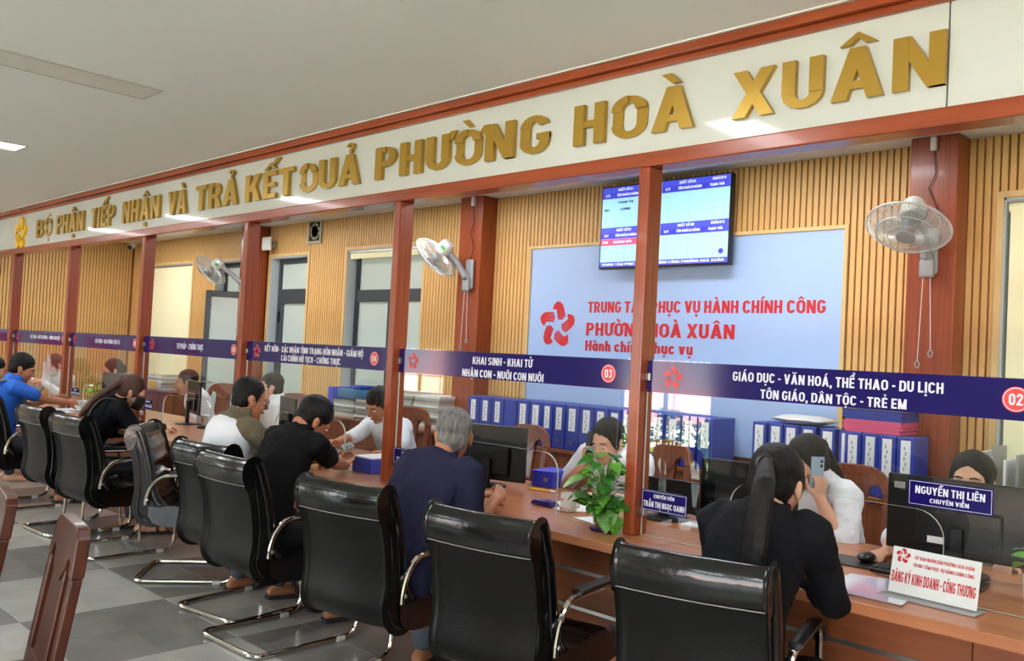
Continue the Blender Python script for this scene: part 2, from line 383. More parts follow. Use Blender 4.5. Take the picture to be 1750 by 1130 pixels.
# ------------------------------------------------------------------ floor
def floor_mat():
    m = bpy.data.materials.new('floor_checker'); m.use_nodes = True; n = m.node_tree; p = n.nodes['Principled BSDF']
    tc = n.nodes.new('ShaderNodeTexCoord'); mp = n.nodes.new('ShaderNodeMapping'); ck = n.nodes.new('ShaderNodeTexChecker')
    mp.inputs['Location'].default_value = (4.91/.84, -2.29/.75+1, .5); mp.inputs['Scale'].default_value = (1/.84, 1/.75, 1)
    ck.inputs['Scale'].default_value = 1; ck.inputs[1].default_value = lin((194, 192, 186)); ck.inputs[2].default_value = lin((150, 146, 142))
    n.links.new(tc.outputs['Object'], mp.inputs[0]); n.links.new(mp.outputs[0], ck.inputs[0]); n.links.new(ck.outputs[0], p.inputs['Base Color'])
    p.inputs['Roughness'].default_value = .25; return m
fl = S(part('floor', MB().bb(-12.7, 2.5, -3.6, 5.3, -.12, -.006), floor_mat(), smooth=False))
tm = {}
for k in ('L', 'D'): tm[k] = MB().box((0, 0, -.0045), (.417, .372, .009)).mesh('tile', M['tile'+k], smooth=False, bevel=.0015, seg=1)
for i in range(-19, 12):
    for j in range(-4, 3):
        x = -4.91+.42*(i+.5); y = 2.29+.375*(j+.5)
        if y < 1.0 and x < -6.5: continue
        if x < -12.6 or x > -.4: continue
        dark = ((i//2)+(j//2)) % 2 == 1
        link('tile', tm['D' if dark else 'L'], fl, (x, y, 0))
S(part('ceiling', MB().bb(-12.8, 2.6, -3.6, 5.4, CEIL, CEIL+.12), M['ceil'], smooth=False))
# ------------------------------------------------------------------ walls
BH = [(-12.02, -10.80, .80, 2.45), (-10.17, -9.42, .0, 2.44), (-8.90, -8.14, .0, 2.44), (-7.42, -6.23, .80, 2.45), (-1.44, -.30, .80, 2.45)]
mb = MB(); holes(mb, -12.8, 2.6, 0, CEIL, BH, lambda a, b, c, d: mb.bb(a, b, WY+.018, WY+.16, c, d))
wb = S(part('wall_back', mb, M['slatback'], smooth=False))
SM = {}
def slatmesh(h):
    h = round(h, 3)
    if h not in SM: SM[h] = MB().box((0, 0, h/2), (.031, .018, h)).mesh('slat', M['slat'], smooth=False, bevel=.002, seg=1)
    return SM[h]
COLS = [(-1.87, -1.62), (-5.57, -5.30), (-9.28, -8.98)]
x = -12.62; cnt = 0
while x < -.2:
    zs = [(0.0, CEIL)]
    for a, b, c, d in BH+[(-4.89, -2.28, .0, 2.37)]:
        if a-.018 < x < b+.018: zs = [(d+(.03 if c > 0 or d > 2.4 else -.004), CEIL)]
    if any(a-.01 < x < b+.01 for a, b in COLS): zs = []
    for c, d in zs:
        c = max(c, .80 if x > -9 or x < -10.3 else 0)
        link('slat', slatmesh(d-c), wb, (x, WY+.009, c)); cnt += 1
    x += .0405
wl = S(part('wall_left', MB().bb(-12.83, -12.67, -3.6, 5.2, 0, CEIL), M['slatback'], smooth=False))
y = 2.92
while y < 5.14:
    o = link('slat', slatmesh(CEIL), wl, (-12.66, y, 0), (0, 0, R(90))); y += .0405
# lobby side of the end wall: plain paint with red notice posters
S(part('trim_1', MB().bb(-12.67, -12.645, -3.5, 2.9, 0, CEIL), M['wall'], smooth=False))
FH = [(-7.35, -5.9, 0, 2.35), (-12.3, -10.95, .75, 2.35), (-1.9, 2.2, .35, 2.45)]  # last opening is unseen, added to light the right side and chair backs
mb = MB(); holes(mb, -12.8, 2.6, 0, CEIL, FH, lambda a, b, c, d: mb.bb(a, b, -3.62, -3.5, c, d))
S(part('wall_front', mb, M['wall'], smooth=False))
S(part('wall_right', MB().bb(2.5, 2.62, -3.6, 5.3, 0, CEIL), M['wall'], smooth=False))
for i, (a, b, c, d) in enumerate(FH):
    l = area((a+b)/2, -3.45, (c+d)/2, b-a, d-c, 1, (R(-90), 0, 0)); l.data.cycles.is_portal = True; l.name = 'portal'
    f = MB()
    for q in (a+.02, (a+b)/2, b-.02): f.bb(q-.02, q+.02, -3.58, -3.54, c, d)
    f.bb(a, b, -3.58, -3.54, d-.04, d); f.bb(a, b, -3.58, -3.54, max(c, .0), c+.04)
    if i: 
        for q in range(1, 5): f.bb(a, b, -3.57, -3.55, c+q*(d-c)/5-.008, c+q*(d-c)/5+.008)
    S(part('window_%d' % (i+6) if i else 'door_3', f, M['dframe'], smooth=False))
# skirting of the back wall and trims round the openings
for i, (a, b, c, d) in enumerate(BH):
    f = MB(); t = .035
    f.bb(a-t, a, WY-.012, WY+.03, c, d+t); f.bb(b, b+t, WY-.012, WY+.03, c, d+t); f.bb(a, b, WY-.012, WY+.03, d, d+t)
    S(part('trim_%d' % (i+2), f, M['trim'], smooth=False, bevel=.003))
# window and door frames
def winframe(name, a, b, c, d, tz=None, mull=(), sill=True):
    f = MB(); y0, y1 = WY+.10, WY+.15; t = .055
    o = S(part(name, MB().bb(a, a+.012, WY, WY+.16, c, d).bb(b-.012, b, WY, WY+.16, c, d).bb(a, b, WY, WY+.16, d-.012, d), M['jamb'], smooth=False))
    f.bb(a+.012, a+.012+t, y0, y1, c, d-.012); f.bb(b-.012-t, b-.012, y0, y1, c, d-.012); f.bb(a+.012+t, b-.012-t, y0, y1, d-.012-t, d-.012)
    f.bb(a+.012+t, b-.012-t, y0, y1, c, c+t)
    if tz: f.bb(a+.012+t, b-.012-t, y0-.01, y1, tz[0], tz[1])
    for mx in mull: f.bb(mx-.03, mx+.03, y0, y1, c+t, (tz[0] if tz else d-.012-t))
    part('frame', f, M['dframe'], o, smooth=False, bevel=.004)
    xs = [a+.05]+list(mull)+[b-.05]
    if tz: part('glass_pane', MB().bb(a+.05, b-.05, y0+.02, y0+.03, tz[1]-.01, d-.05), M['frost'], o, smooth=False)
    for p, q in zip(xs, xs[1:]): part('glass_pane', MB().bb(p, q, y0+.02, y0+.03, c+.03, (tz[0]+.01 if tz else d-.05)), M['frost'], o, smooth=False)
    return o
def blind(o, a, b, z0, z1, drop, y=WY+.04):
    part('blind_roller', MB().tube([(a+.02, y, z1-.035), (b-.02, y, z1-.035)], .028, 12), M['blind'], o)
    part('head_rail', MB().bb(a+.012, b-.012, y-.035, y+.035, z1-.012, z1), M['steel'], o, smooth=False)
    part('blind_cloth', MB().bb(a+.03, b-.03, y-.027, y-.024, z1-drop, z1-.035), M['blind'], o, smooth=False)
w = winframe('window_1', *BH[0]); blind(w, BH[0][0], BH[0][1], .8, 2.438, 1.6)
winframe('door_1', *BH[1][:2], .0, 2.44, (1.97, 2.08))
w = winframe('door_2', *BH[2][:2], .0, 2.44, (1.93, 2.09), (-8.80,)); part('hinge', MB().bb(-8.845, -8.825, WY+.085, WY+.1, 1.72, 1.84), M['bplast'], w, smooth=False)
w = winframe('window_2', *BH[3], (1.94, 2.06), (-6.83,)); blind(w, BH[3][0], BH[3][1], .8, 2.438, .075)
w = winframe('window_3', *BH[4]); blind(w, BH[4][0], BH[4][1], .8, 2.438, 1.6)
# open door leaf
t = thing('door_leaf', (-9.44, WY+.09, 0), 'dark grey framed door leaf standing open beside the cream blind', 'door', rz=R(32))
f = MB(); L_, z0, z1 = .52, .02, 2.06
f.bb(-.02, .02, -L_, -L_+.06, z0, z1); f.bb(-.02, .02, -.06, 0, z0, z1); f.bb(-.02, .02, -L_+.06, -.06, z1-.07, z1); f.bb(-.02, .02, -L_+.06, -.06, z0, z0+.09)
t.rotation_euler = (0, 0, R(-38)); part('frame', f, M['dframe'], t, smooth=False, bevel=.004)
part('glass_pane', MB().bb(-.006, .006, -L_+.05, -.05, z0+.08, z1-.06), M['frost'], t, smooth=False)
part('handle', MB().tube([(.02, -L_+.03, 1.0), (.06, -L_+.03, 1.0), (.06, -L_+.15, 1.0)], .009), M['steel'], t)
# ------------------------------------------------------------------ columns of the back wall
cl = ['nearest red-brown wooden column, on the right side, with a fan', 'middle red-brown wooden column right of the grey window', 'far red-brown wooden column beside the open door leaf']
for (a, b), lb in zip(COLS, cl):
    t = thing('wooden_column', ((a+b)/2, WY-.085, 0), lb, 'column', 'wall columns carrying the fans')
    w_ = (b-a)/2
    part('shaft', MB().bb(-w_, w_, -.085, .085, 0, CEIL), M['post'], t, smooth=False, bevel=.004)
# ------------------------------------------------------------------ counter front, beam, fascia, posts
t = thing('fascia_header', (0, G, 0), 'long white header board with red-brown beams over the counter', 'header')
FY = 3.03-G
part('fascia_panel', MB().bb(-12.66, -1.0325, FY, FY+.03, 2.36, 2.72), M['fascia'], t, smooth=False, bevel=.002, seg=1)
part('fascia_panel', MB().bb(-1.0275, 2.49, FY, FY+.03, 2.36, 2.72), M['fascia'], t, smooth=False, bevel=.002, seg=1)
part('backing_board', MB().bb(-12.66, 2.49, FY+.031, FY+.06, 2.36, CEIL), M['ceil'], t, smooth=False)
part('lower_beam', MB().bb(-12.66, 2.49, -.056, .05, 2.30, 2.362), M['beam'], t, smooth=False, bevel=.006)
part('top_moulding', MB().bb(-12.66, 2.49, -.075, FY+.03, 2.745, 2.782), M['beam'], t, smooth=False, bevel=.004)
part('top_moulding', MB().bb(-12.66, 2.49, -.05, FY+.03, 2.718, 2.744), M['beam'], t, smooth=False, bevel=.004)
part('cover_strip', MB().bb(-12.66, 2.49, -.085, FY+.03, 2.783, 2.7898), M['plast'], t, smooth=False)
PL = ['post nearest the right edge', 'slim wooden post in front of the wall screen', 'slim wooden post between the elderly man and the officer in white', 'slim wooden post left of the number 04 band',
      'slim wooden post right of the woman in the black mask', 'slim wooden post left of the woman in the black mask', 'slim wooden post behind the head of the man in blue', 'slim wooden post beyond the left edge']
for x, lb in list(zip(PX, PL))[1:7]:
    t = thing('wooden_post', (x, G, .76), lb, 'post', 'slim posts along the counter')
    part('shaft', MB().bb(-.028, .028, -.05, .045, 0, 1.54), M['post'], t, smooth=False, bevel=.005)
    for z in (.10, .66):
        if x: part('glass_clamp', MB().bb(.028, .052, -.018, .018, z-.016, z+.016), M['steel'], t, smooth=False, bevel=.003)
        part('glass_clamp', MB().bb(-.052, -.028, -.018, .018, z-.016, z+.016), M['steel'], t, smooth=False, bevel=.003)
# ------------------------------------------------------------------ fascia lettering
WORDS = [('BỘ', -9.87, -9.45), ('PHẬN', -9.29, -8.58), ('TIẾP', -8.39, -7.87), ('NHẬN', -7.69, -6.96), ('VÀ', -6.80, -6.49), ('TRẢ', -6.334, -5.703),
         ('KẾT', -5.594, -4.984), ('QUẢ', -4.92, -4.269), ('PHƯỜNG', -4.115, -2.783), ('HOÀ', -2.626, -1.992), ('XUÂN', -1.815, -1.030)]
t = thing('gold_lettering', (-5.5, 3.03, 2.44), 'raised gold capital letters spelling the office name across the white header', 'lettering')
for wd, a, b in WORDS:
    lay, tw = layout(wd, .12); k = (b-a)/tw
    for c, ps, ox in lay:
        m_ = MB()
        for qi, q in enumerate(ps):
            pl = [(a+(ox+u)*k+5.5, v*.182) for u, v in q]
            ar = sum(pl[i][0]*pl[(i+1) % len(pl)][1]-pl[(i+1) % len(pl)][0]*pl[i][1] for i in range(len(pl)))
            if ar < 0: pl.reverse()
            m_.prism(pl, lambda x_, z_, d: (x_, -d, z_), .026-.0007*qi, .002)
        part('letter', m_, M['gold'], t, smooth=False)
t = thing('header_emblem', (-10.40, 3.03, 2.52), 'yellow star emblem of five hands left of the gold letters', 'emblem')
part('hand_star', emblem(MB(), 0, 0, .178, lambda x_, z_, d: (x_, -d, z_), .02, 1.05), M['yellow'], t, smooth=False)
# ------------------------------------------------------------------ glass panels and bands
BAYS = [
 ([('GIÁO DỤC - VĂN HOÁ, THỂ THAO - DU LỊCH', -1.786, -1.013, 1.426, .036), ('TÔN GIÁO, DÂN TỘC - TRẺ EM', -1.666, -1.128, 1.366, .034)], '02', -.80, -2.06, 'glass screen of the nearest bay with a navy band of education and culture'),
 ([('KHAI SINH - KHAI TỬ', -3.262, -2.851, 1.427, .038), ('NHẬN CON - NUÔI CON NUÔI', -3.335, -2.775, 1.363, .038)], '03', -2.394, -3.73, 'glass screen with number 03 band about births and deaths'),
 ([('KẾT HÔN - XÁC NHẬN TÌNH TRẠNG HÔN NHÂN - GIÁM HỘ', -5.285, -4.188, 1.426, .038), ('CẢI CHÍNH HỘ TỊCH - CHỨNG THỰC', -5.075, -4.411, 1.371, .038)], '04', -4.08, -5.385, 'glass screen with number 04 band about marriage'),
 ([('TƯ PHÁP - CHỨNG THỰC', -6.59, -6.153, 1.403, .042)], '05', -5.70, -7.03, 'glass screen with number 05 band about justice'),
 ([('XÂY DỰNG - GIAO THÔNG VẬN TẢI', -8.223, -7.674, 1.405, .036)], '06', -7.36, -8.72, 'glass screen in front of the woman officer beside the potted plant'),
 ([('ĐẤT ĐAI - MÔI TRƯỜNG - NÔNG NGHIỆP', -9.976, -9.10, 1.408, .036)], '07', -9.02, -10.38, 'glass screen in front of the officer holding up papers'),
 ([('TIẾP NHẬN HỒ SƠ', -11.9, -11.0, 1.408, .036)], '08', -10.69, -12.05, 'glass screen at the far left end of the counter'),
]
for i, (lines, num, cx, sx, lb) in enumerate(BAYS):
    a, b = PX[i+1]+.032, PX[i]-.032; c = (PX[i]+PX[i+1])/2-.0; Z0, Z1, ZC, RC = .762, 1.492, 1.042, .09
    t = thing('glass_screen', ((a+b)/2, G, .762), lb, 'glass screen', 'glass screens between the posts')
    ox = (a+b)/2; ol = [(a-ox, 0), (c-.39-ox, 0), (c-.39-ox, ZC-RC-Z0)]
    ol += [(c-.39-ox+RC-RC*math.cos(R(q)), ZC-RC-Z0+RC*math.sin(R(q))) for q in range(15, 91, 15)]
    ol += [(c+.39-ox-RC+RC*math.sin(R(q)), ZC-RC-Z0+RC*math.cos(R(q))) for q in range(0, 91, 15)]
    ol += [(c+.39-ox, 0), (b-ox, 0), (b-ox, Z1-Z0), (a-ox, Z1-Z0)]
    m_ = MB(); m_.prism(ol, lambda x_, z_, d: (x_, d, z_), -.005, .005); m_.m = [0, 0]+[1]*(len(m_.f)-2)
    part('pane', m_, [GL, GEDGE], t, smooth=False)
    part('navy_band', MB().bb(a-ox, b-ox, -.0065, -.0055, 1.358-Z0, 1.488-Z0), M['navy'], t, smooth=False)
    m_ = MB()
    for s_, x0, x1, z, cap in lines: textmb(m_, s_, x0-ox, x1-ox, z-Z0, cap, -.0066, .0008)
    part('band_text', m_, M['white'], t, smooth=False)
    rad = .040
    part('number_disc', MB().lathe([(rad, 0), (rad, .001)], 28, (cx-ox, -.0066, 1.423-Z0), (0, -1, 0)), M['circ'], t, smooth=False)
    m_ = MB(); textmb(m_, num, cx-ox-.02, cx-ox+.02, 1.423-.018-Z0, .036, -.0077, .0006)
    rr = [(.036, .0345)]
    n_ = 28
    for k in range(n_):
        u, v = 2*math.pi*k/n_, 2*math.pi*(k+1)/n_
        m_.prism([(cx-ox+.0365*math.cos(u), 1.423-Z0+.0365*math.sin(u)), (cx-ox+.0365*math.cos(v), 1.423-Z0+.0365*math.sin(v)), (cx-ox+.034*math.cos(v), 1.423-Z0+.034*math.sin(v)), (cx-ox+.034*math.cos(u), 1.423-Z0+.034*math.sin(u))], lambda x_, z_, d: (x_, -.0077-d, z_), .0005, 0)
    part('number', m_, M['white'], t, smooth=False)
    part('band_emblem', emblem(MB(), sx-ox, 1.423-Z0, .046, lambda x_, z_, d: (x_, -.0066-d, z_), .0008), M['circ'], t, smooth=False)
# ------------------------------------------------------------------ service counter
t = thing('service_counter', (0, 3.28, 0), 'long brown laminate service counter with chrome strips running along the room', 'counter')
bx = [2.45, -.55, -2.02, -3.89, -5.55, -7.22, -8.88, -10.55, -12.65]
for a, b in zip(bx[1:], bx): part('worktop_board', MB().bb(a+.001, b-.001, 2.79-3.28, .5, .722, .76), M['lam'], t, smooth=False, bevel=.003)
bx = [2.45, .3, -.92, -2.14, -3.36, -4.58, -5.80, -7.02, -8.24, -9.46, -10.68, -12.65]
for a, b in zip(bx[1:], bx): part('front_panel', MB().bb(a+.0015, b-.0015, 3.12-3.28, 3.14-3.28, .05, .721), M['lamfront'], t, smooth=False, bevel=.002, seg=1)
for z in (.525, .36): part('chrome_strip', MB().bb(-12.65, 2.45, 3.114-3.28, 3.121-3.28, z-.008, z+.008), M['steel'], t, smooth=False)
part('plinth', MB().bb(-12.65, 2.45, 3.135-3.28, 3.16-3.28, 0, .05), M['lamfront'], t, smooth=False)
for i, x in enumerate(PX[1:]): part('side_panel', MB().bb(x-.01, x+.01, 3.14-3.28, .48, .0, .721), M['lamfront'], t, smooth=False)
# ------------------------------------------------------------------ ceiling lights
def clamp_light(x, y, on, lb, sx=.24, sy=1.2):
    t = thing('ceiling_light', (x, y, CEIL), lb, 'ceiling light', 'long ceiling lights')
    f = MB(); f.bb(-sx/2-.012, -sx/2, -sy/2-.012, sy/2+.012, -.006, 0); f.bb(sx/2, sx/2+.012, -sy/2-.012, sy/2+.012, -.006, 0)
    f.bb(-sx/2, sx/2, -sy/2-.012, -sy/2, -.006, 0); f.bb(-sx/2, sx/2, sy/2, sy/2+.012, -.006, 0)
    part('frame', f, M['ledge'], t, smooth=False); part('diffuser', MB().bb(-sx/2, sx/2, -sy/2, sy/2, -.004, -.0005), M['lampon' if on else 'lampoff'], t, smooth=False)
clamp_light(-4.75, 1.37, 0, 'unlit flush strip light in the ceiling at upper left')
clamp_light(-6.99, 1.39, 1, 'lit strip light at the left edge of the ceiling')
for x, b_ in ((-9.2, 'fourth bay'), (-11.4, 'far end'), (-2.5, 'nearest chairs'), (-.3, 'right end')): clamp_light(x, 1.39, 1, 'lit ceiling strip light over the waiting side, %s' % b_)
for x, b_ in ((-11, 'far end'), (-8.2, 'far column'), (-5.4, 'middle column'), (-2.6, 'sign board'), (.2, 'right end')): clamp_light(x, 4.15, 1, 'lit ceiling strip light above the officers by the %s' % b_, 1.2, .32)
for x, b_ in ((-10, 'left'), (-5.5, 'middle'), (-1, 'right')): clamp_light(x, -1.6, 1, 'lit ceiling strip light near the street windows, %s one' % b_)
# ------------------------------------------------------------------ name sign board on the back wall
t = thing('sign_board', (-3.585, WY+.018, 0), 'large pale blue sign board with red lettering in a cream frame', 'sign board')
part('board', MB().bb(-1.285, 1.285, -.02, -.001, .9, 2.34), M['panel'], t, smooth=False)
f = MB(); f.bb(-1.31, -1.285, -.034, 0, .9, 2.365); f.bb(1.285, 1.31, -.034, 0, .9, 2.365); f.bb(-1.285, 1.285, -.034, 0, 2.34, 2.365)
part('frame', f, M['trim'], t, smooth=False, bevel=.003)
q = lambda x_: x_+3.585
part('lettering_line', textmb(MB(), 'TRUNG TÂM PHỤC VỤ HÀNH CHÍNH CÔNG', q(-4.265), q(-2.403), 1.832, .082, -.02, .003), M['red'], t, smooth=False)
part('lettering_line', textmb(MB(), 'PHƯỜNG HOÀ XUÂN', q(-4.272), q(-3.016), 1.660, .096, -.02, .003), M['red'], t, smooth=False)
part('lettering_line', textmb(MB(), 'Hành chính phục vụ', q(-4.274), q(-3.33), 1.545, .078, -.02, .003), M['red'], t, smooth=False)

part('hand_star', emblem(MB(), q(-4.57), 1.735, .185, lambda x_, z_, d: (x_, -.02-d, z_), .003), M['red'], t, smooth=False)
# ------------------------------------------------------------------ television
t = thing('wall_screen', (-3.55, 5.03, 2.44), 'flat wall screen with a blue queue table above the sign board', 'screen')
part('housing', MB().bb(-.535, .535, .004, .05, -.30, .30), M['bplast'], t, smooth=False, bevel=.004)
part('bezel', MB().bb(-.535, .535, 0, .006, -.30, .30), M['bplast'], t, smooth=False)
part('wall_bracket', MB().bb(-.2, .2, .05, .12, -.15, .15), M['bplast'], t, smooth=False)
part('sensor', MB().bb(-.1, -.02, .0, .02, -.312, -.30), M['bplast'], t, smooth=False)
mc = mat('screen_cyan', (160, 214, 244), .3, emit=.75); mbl = mat('screen_blue', (72, 80, 214), .3, emit=.75); mbd = mat('screen_dark_blue', (58, 60, 190), .3, emit=.75); mpk = mat('screen_pink', (214, 84, 128), .3, emit=.7); mwt = mat('screen_white', (226, 234, 255), .3, emit=.8); mtx = mat('screen_text', (40, 60, 90), .3, emit=.3)
part('display', MB().bb(-.526, .526, -.001, .0, -.285, .292), mc, t, smooth=False)
m_ = MB(); m2 = MB()
for z in (.292, .0):
    for x0, x1 in ((-.526, -.012), (-.006, .526)):
        m_.bb(x0, x1, -.002, -.001, z-.082, z)
        for u, v in ((.0, .09), (.095, .36), (.365, .50)): m2.bb(x0+u+.004, x0+v+.002, -.003, -.002, z-.078, z-.042)
m_.bb(-.526, .526, -.002, -.001, -.285, -.250)
part('header_bars', m_, mbl, t, smooth=False); part('column_heads', m2, mbd, t, smooth=False)
part('called_row', MB().bb(-.526, -.012, -.002, -.001, -.13, -.084), mpk, t, smooth=False)
m_ = MB()
for z, (p1, p2) in ((.292, ('03', '2')), (.0, ('07', '1'))):
    for k, x0 in enumerate((-.526, -.006)):
        textmb(m_, 'QUẦY SỐ '+(p1 if not k else '0%d' % (int(p1)+1)), x0+.14, x0+.27, z-.03, .018, -.002, .001)
        textmb(m_, 'KHÁCH '+(p2 if not k else '0'), x0+.40, x0+.50, z-.028, .018, -.002, .001)
        textmb(m_, 'STT', x0+.03, x0+.07, z-.068, .018, -.003, .001); textmb(m_, 'TÊN KHÁCH HÀNG', x0+.13, x0+.32, z-.068, .018, -.003, .001); textmb(m_, 'TRẠNG THÁI', x0+.38, x0+.49, z-.068, .018, -.003, .001)
textmb(m_, 'HOÀNG BÙI', -.41, -.25, -.115, .017, -.002, .001); textmb(m_, '7002', -.51, -.46, -.115, .017, -.002, .001); textmb(m_, 'ĐANG', -.12, -.03, -.115, .017, -.002, .001)
textmb(m_, 'TRUNG TÂM PHỤC VỤ HÀNH CHÍNH CÔNG PHƯỜNG HOÀ XUÂN', -.51, .50, -.276, .016, -.002, .001)
part('screen_text', m_, mwt, t, smooth=False)
m_ = MB(); textmb(m_, 'PHAN THỊ', -.38, -.25, .17, .018, -.001, .001); textmb(m_, '3002', -.51, -.46, .12, .018, -.001, .001); textmb(m_, 'LƯƠNG', -.36, -.27, .12, .018, -.001, .001)
for r_ in range(8):
    for cx_ in (-.49, -.32, -.08, .05, .22, .42): m_.bb(cx_-.003, cx_+.003, -.002, -.001, (.18, .13, .08, .04, -.11, -.15, -.19, -.22)[r_]-.002, (.18, .13, .08, .04, -.11, -.15, -.19, -.22)[r_]+.002)
part('row_text', m_, mtx, t, smooth=False)
part('round_button', MB().lathe([(.018, 0), (.018, .001)], 20, (.475, -.001, -.21), (0, -1, 0)), mbd, t, smooth=False)
# ------------------------------------------------------------------ outdoors through the street side (seen as reflections)
S(part('ground', MB().bb(-40, 30, -40, -3.62, -.15, -.05), M['concrete'], smooth=False))
S(part('ground_lawn', MB().bb(-40, 30, -7.0, -5.7, -.05, -.03), M['grass'], smooth=False))
t = thing('street_wall', (0, -13, 0), 'pink boundary wall across the street reflected in the glass', 'wall')
part('wall_body', MB().bb(-30, 20, -.1, .1, -.05, .8), M['pinkwall'], t, smooth=False)
for x in range(-28, 20, 3): part('pillar', MB().bb(x-.25, x+.25, -.2, .2, -.05, 2.4), M['pinkwall'], t, smooth=False)
m_ = MB()
for x in range(-290, 190, 2): m_.bb(x/10-.015, x/10+.015, -.015, .015, .8, 2.0)
m_.bb(-29, 19, -.02, .02, 1.9, 1.95); tag(part('railing', m_, M['fence'], t, smooth=False), kind='stuff')
t = thing('porch_railing', (-7, -5.0, 0), 'low metal railing outside the entrance seen in reflection', 'railing')
m_ = MB()
for k in range(30): m_.bb(-2+k*.14-.01, -2+k*.14+.01, -.01, .01, -.05, .75)
m_.bb(-2, 2.1, -.02, .02, .73, .77); m_.bb(-2, 2.1, -.015, .015, .1, .13); part('bars', m_, M['fence'], t, smooth=False)
def bush(x, y, r, h, lb):
    t = thing('shrub', (x, y, -.05), lb, 'shrub', 'shrubs outside the entrance')
    m_ = MB()
    for k in range(260):
        a, z = random.random()*6.283, random.random()*h; rr = r*math.sqrt(random.random())*math.sin(math.pi*min(1, .15+.8*z/h))
        c = Vector((rr*math.cos(a), rr*math.sin(a), z+.1)); d = Vector((random.uniform(-1, 1), random.uniform(-1, 1), random.uniform(-.3, 1))).normalized(); e = d.orthogonal().normalized(); s = random.uniform(.05, .1)
        m_.add([c, c+d*s+e*s*.4, c+d*s*2, c+d*s-e*s*.4], [(0, 1, 2, 3)])
    tag(part('foliage', m_, M['shrub'], t, smooth=False, fix=False), kind='stuff'); part('stem', MB().tube([(0, 0, 0), (0, 0, h*.8)], .02), M['bark'], t)
for k, x in enumerate((-8.9, -8.2, -7.5, -6.8)): bush(x, -6.0, .3, .5+.15*(k % 2), '%s leafy shrub behind the porch railing seen in reflection' % ('first', 'second', 'third', 'fourth')[k])
t = thing('street_tree', (-6.1, -7.6, -.05), 'slim street tree seen in reflection near the entrance', 'tree')
part('trunk', MB().limb([(0, 0, 0), (.1, 0, 1.2), (.0, .1, 2.4), (.3, 0, 3.8)], [.13, .11, .1, .06], 10), M['bark'], t)
m_ = MB()
for k in range(900):
    c = Vector((random.gauss(0, .8), random.gauss(0, .8), random.gauss(3.9, .6))); d = Vector((random.uniform(-1, 1), random.uniform(-1, 1), random.uniform(-1, 1))).normalized(); e = d.orthogonal().normalized(); s = random.uniform(.08, .14)
    m_.add([c, c+d*s+e*s*.4, c+d*s*2, c+d*s-e*s*.4], [(0, 1, 2, 3)])
tag(part('crown', m_, M['shrub'], t, smooth=False, fix=False), kind='stuff')
# ------------------------------------------------------------------ black cantilever chairs
def chair_profile():
    # closed side outline (y,z) of the padded back: rear surface top to bottom, then front surface bottom to top
    return [(-.075, .925), (-.10, .90), (-.097, .86), (-.075, .80), (-.05, .72), (-.035, .62), (-.03, .54), (-.04, .47), (-.035, .42), (.0, .375), (.05, .355), (.10, .36),
            (.135, .40), (.125, .46), (.085, .50), (.06, .56), (.045, .65), (.025, .74), (.0, .82), (-.02, .88), (-.04, .92)]
def spline(pts, n=4, closed=False):
    out = []; N = len(pts)
    for i in range(N if closed else N-1):
        p0 = Vector(pts[(i-1) % N] if closed or i > 0 else pts[0]); p1 = Vector(pts[i]); p2 = Vector(pts[(i+1) % N]); p3 = Vector(pts[(i+2) % N] if closed or i+2 < N else pts[-1])
        for k in range(n):
            t = k/n; out.append(.5*((2*p1)+(p2-p0)*t+(2*p0-5*p1+4*p2-p3)*t*t+(3*p1-p0-3*p2+p3)*t**3))
    if not closed: out.append(Vector(pts[-1]))
    return out
def slab(prof, xs, bow=0, sx=1):
    """loft closed profile along x; xs = [(x, inset)]"""
    rs = []; n = len(prof); c = sum((Vector(p) for p in prof), Vector((0, 0)))/n
    for x, ins in xs:
        r = []
        for i, p in enumerate(prof):
            p = Vector(p); a = Vector(prof[(i+1) % n])-Vector(prof[i-1]); nn = Vector((a.y, -a.x)).normalized()
            q = p-nn*ins*SGN
            r.append((x*sx, q.x+bow*(x/.24)**2, q.y))
        rs.append(r)
    return MB().rings(rs)
SGN = -1
